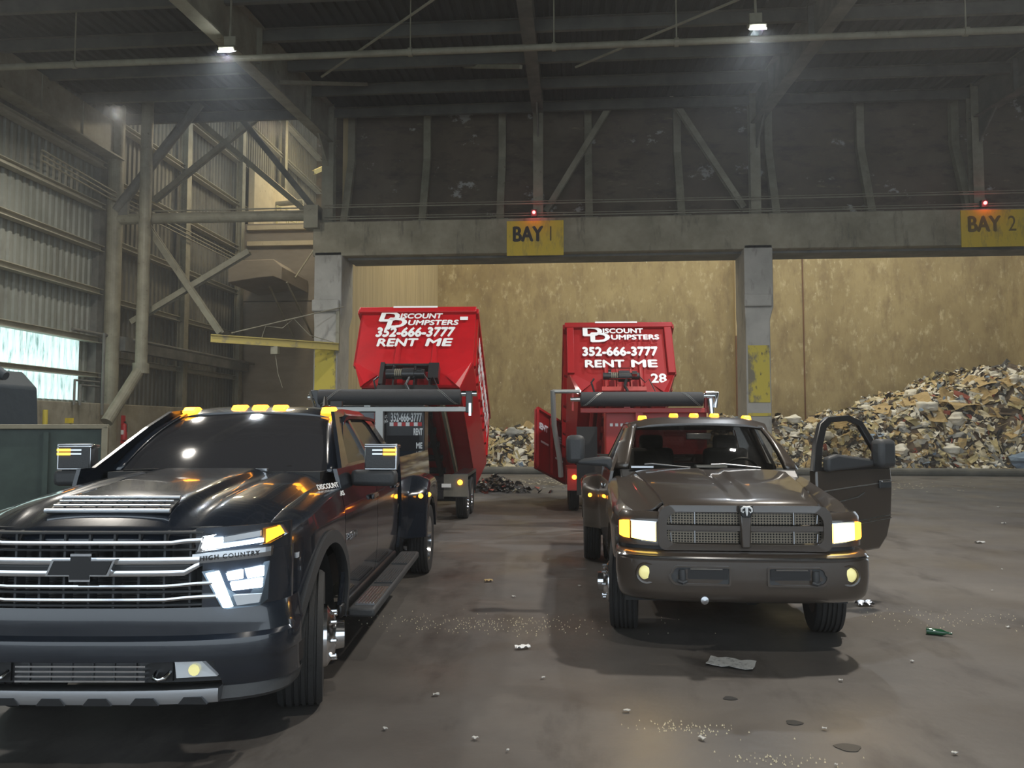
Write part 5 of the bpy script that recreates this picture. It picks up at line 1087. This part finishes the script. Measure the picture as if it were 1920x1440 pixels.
# dark heap between the trailers
b=MB(); mi=[]
for i in range(420):
    a=rnd.uniform(0,6.28); r=abs(rnd.gauss(0,.45)); x=-2.1+r*math.cos(a)*1.2; y=21.6+r*math.sin(a)*.8; z=max(0,.42-.45*r)*rnd.random()
    n=Vector((rnd.gauss(0,.6),rnd.gauss(0,.6),1)).normalized(); c=sheet(b,(x,y,z+.03),n,rnd.uniform(.08,.25),rnd.uniform(.06,.16),2,.3); mi+=[rnd.choices((0,5,8,1,4),(5,10,2,1,1))[0]]*c
o=ob('dark_debris',b,M['rf'][0]); [o.data.materials.append(m_) for m_ in M['rf'][1:]]
for p,i in zip(o.data.polygons,mi): p.material_index=i
tag(o,'low dark heap of wet debris on the floor between the two containers','debris',None,'stuff')
# litter on the floor
M['paper']=mat('white paper',(.5,.5,.48),.7,noise=(30,(.2,.2,.2),.5,.7,(1,1,1))); M['bottle']=mat('green glass bottle',(.01,.07,.03),.1,spec=.8)
def flat(name,x,y,sx,sy,rz,m,lab,cat,group=None,cr=.06,k=6):
    b=MB(); rows=[[((i/k-.5)*sx,(j/k-.5)*sy,.012+cr*min(sx,sy)*(.5+.5*math.sin(i*2.1+j*1.3+x))) for j in range(k+1)] for i in range(k+1)]; b.slab(rows,(0,0,-.003))
    o=ob(name,b,m,smooth=70); o.location=(x,y,.002); o.rotation_euler=(0,0,R(rz)); return tag(o,lab,cat,group)
flat('newspaper',1.21,6.03,.34,.22,-20,M['paper'],'crumpled newspaper sheet on the floor before the charcoal pickup','newspaper')
flat('paper_wad',-.39,6.33,.12,.05,25,M['white'],'bright white paper wad on the floor between the two pickups','paper',cr=.4)
b=MB(); b.lathe([(.001,0),(.028,.005),(.028,.12),(.011,.16),(.011,.2),(.001,.2)],(0,0,0),'x',16); o=ob('glass_bottle',b,M['bottle'],smooth=40); o.location=(3.08,7.05,.028); o.rotation_euler=(0,0,R(-25)); tag(o,'green glass bottle lying on the floor right of the charcoal pickup','bottle')
flat('leaf',-.95,9.0,.09,.06,20,M['rf'][2],'small orange-brown leaf on the floor between the pickups','leaf',cr=.3)
flat('silver_wrapper',2.95,8.1,.16,.1,10,M['silver'],'shiny wrapper on the floor beyond the charcoal pickup bumper','wrapper',cr=.4)
spots=[(-.55,4.5),(-.35,4.35),(-1.1,4.6),(.1,3.75),(.9,4.1),(-.9,5.2),(1.5,4.8),(2.1,4.5),(2.7,4.3),(1.9,5.7),(2.6,6.2),(3.4,5.6),(3.0,4.9),(-.2,5.6),(.35,5.0),(-1.2,3.9),(.55,3.5),(1.2,3.6),(2.4,3.9),(3.9,7.3),(4.4,6.5),(-.6,8.2),(.1,8.8),(-.3,10.5),(4.6,8.9),(5.4,10.2),(6.3,12.5),(-.75,22.6),(-.5,22.9),(-.2,22.7),(8,15),(9.5,18),(4.1,5.0),(-.1,3.4),(.75,4.6),(1.4,4.3)]
for x,y in spots:
    s_=rnd.uniform(.012,.028)*(1 if y<12 else 3); flat('paper_scrap',x,y,s_*rnd.uniform(1,2),s_,rnd.uniform(0,180),M['paper'],'tiny pale paper scrap lying on the concrete floor','scrap','paper scraps on the floor',cr=.3,k=3)
for i,(x,y,s_) in enumerate(((1.55,4.55,.07),(1.85,4.15,.06),(1.35,4.9,.05),(1.05,5.3,.045),(2.75,4.75,.04),(-.05,3.95,.06))):
    b=MB(); b.add([(x+s_*math.cos(a)*(1+.2*math.sin(3*a+i)),y+s_*.8*math.sin(a),.004) for a in [2*math.pi*k/14 for k in range(14)]],[tuple(range(14))]); tag(ob('oil_spot',b,M['frame'],solid=.002),'small dark spot on the concrete floor','stain','dark spots on the floor')
b=MB()
for cx,cy,sx,sy,n_ in((-.75,7.1,1.3,.35,300),(.7,4.75,.35,.12,90),(1.15,4.35,.3,.1,60),(.55,3.75,.2,.12,80),(3.6,7.6,.9,.35,120),(2,25.5,7,2.2,500),(7,24,4,2,300)):
    for k in range(n_):
        x=rnd.gauss(cx,sx*.5);y=rnd.gauss(cy,sy*.5);s_=rnd.uniform(.002,.006)*(1 if cy<12 else 6); b.add([(x-s_,y,.003),(x,y-s_,.004),(x+s_,y,.003),(x,y+s_*.7,.012)],[(0,1,3),(1,2,3),(2,0,3)] if 0 else [(0,1,2,3)])
tag(ob('grit',b,M['rf'][1]),'pale gravel and broken glass grit scattered on the floor','grit',None,'stuff')
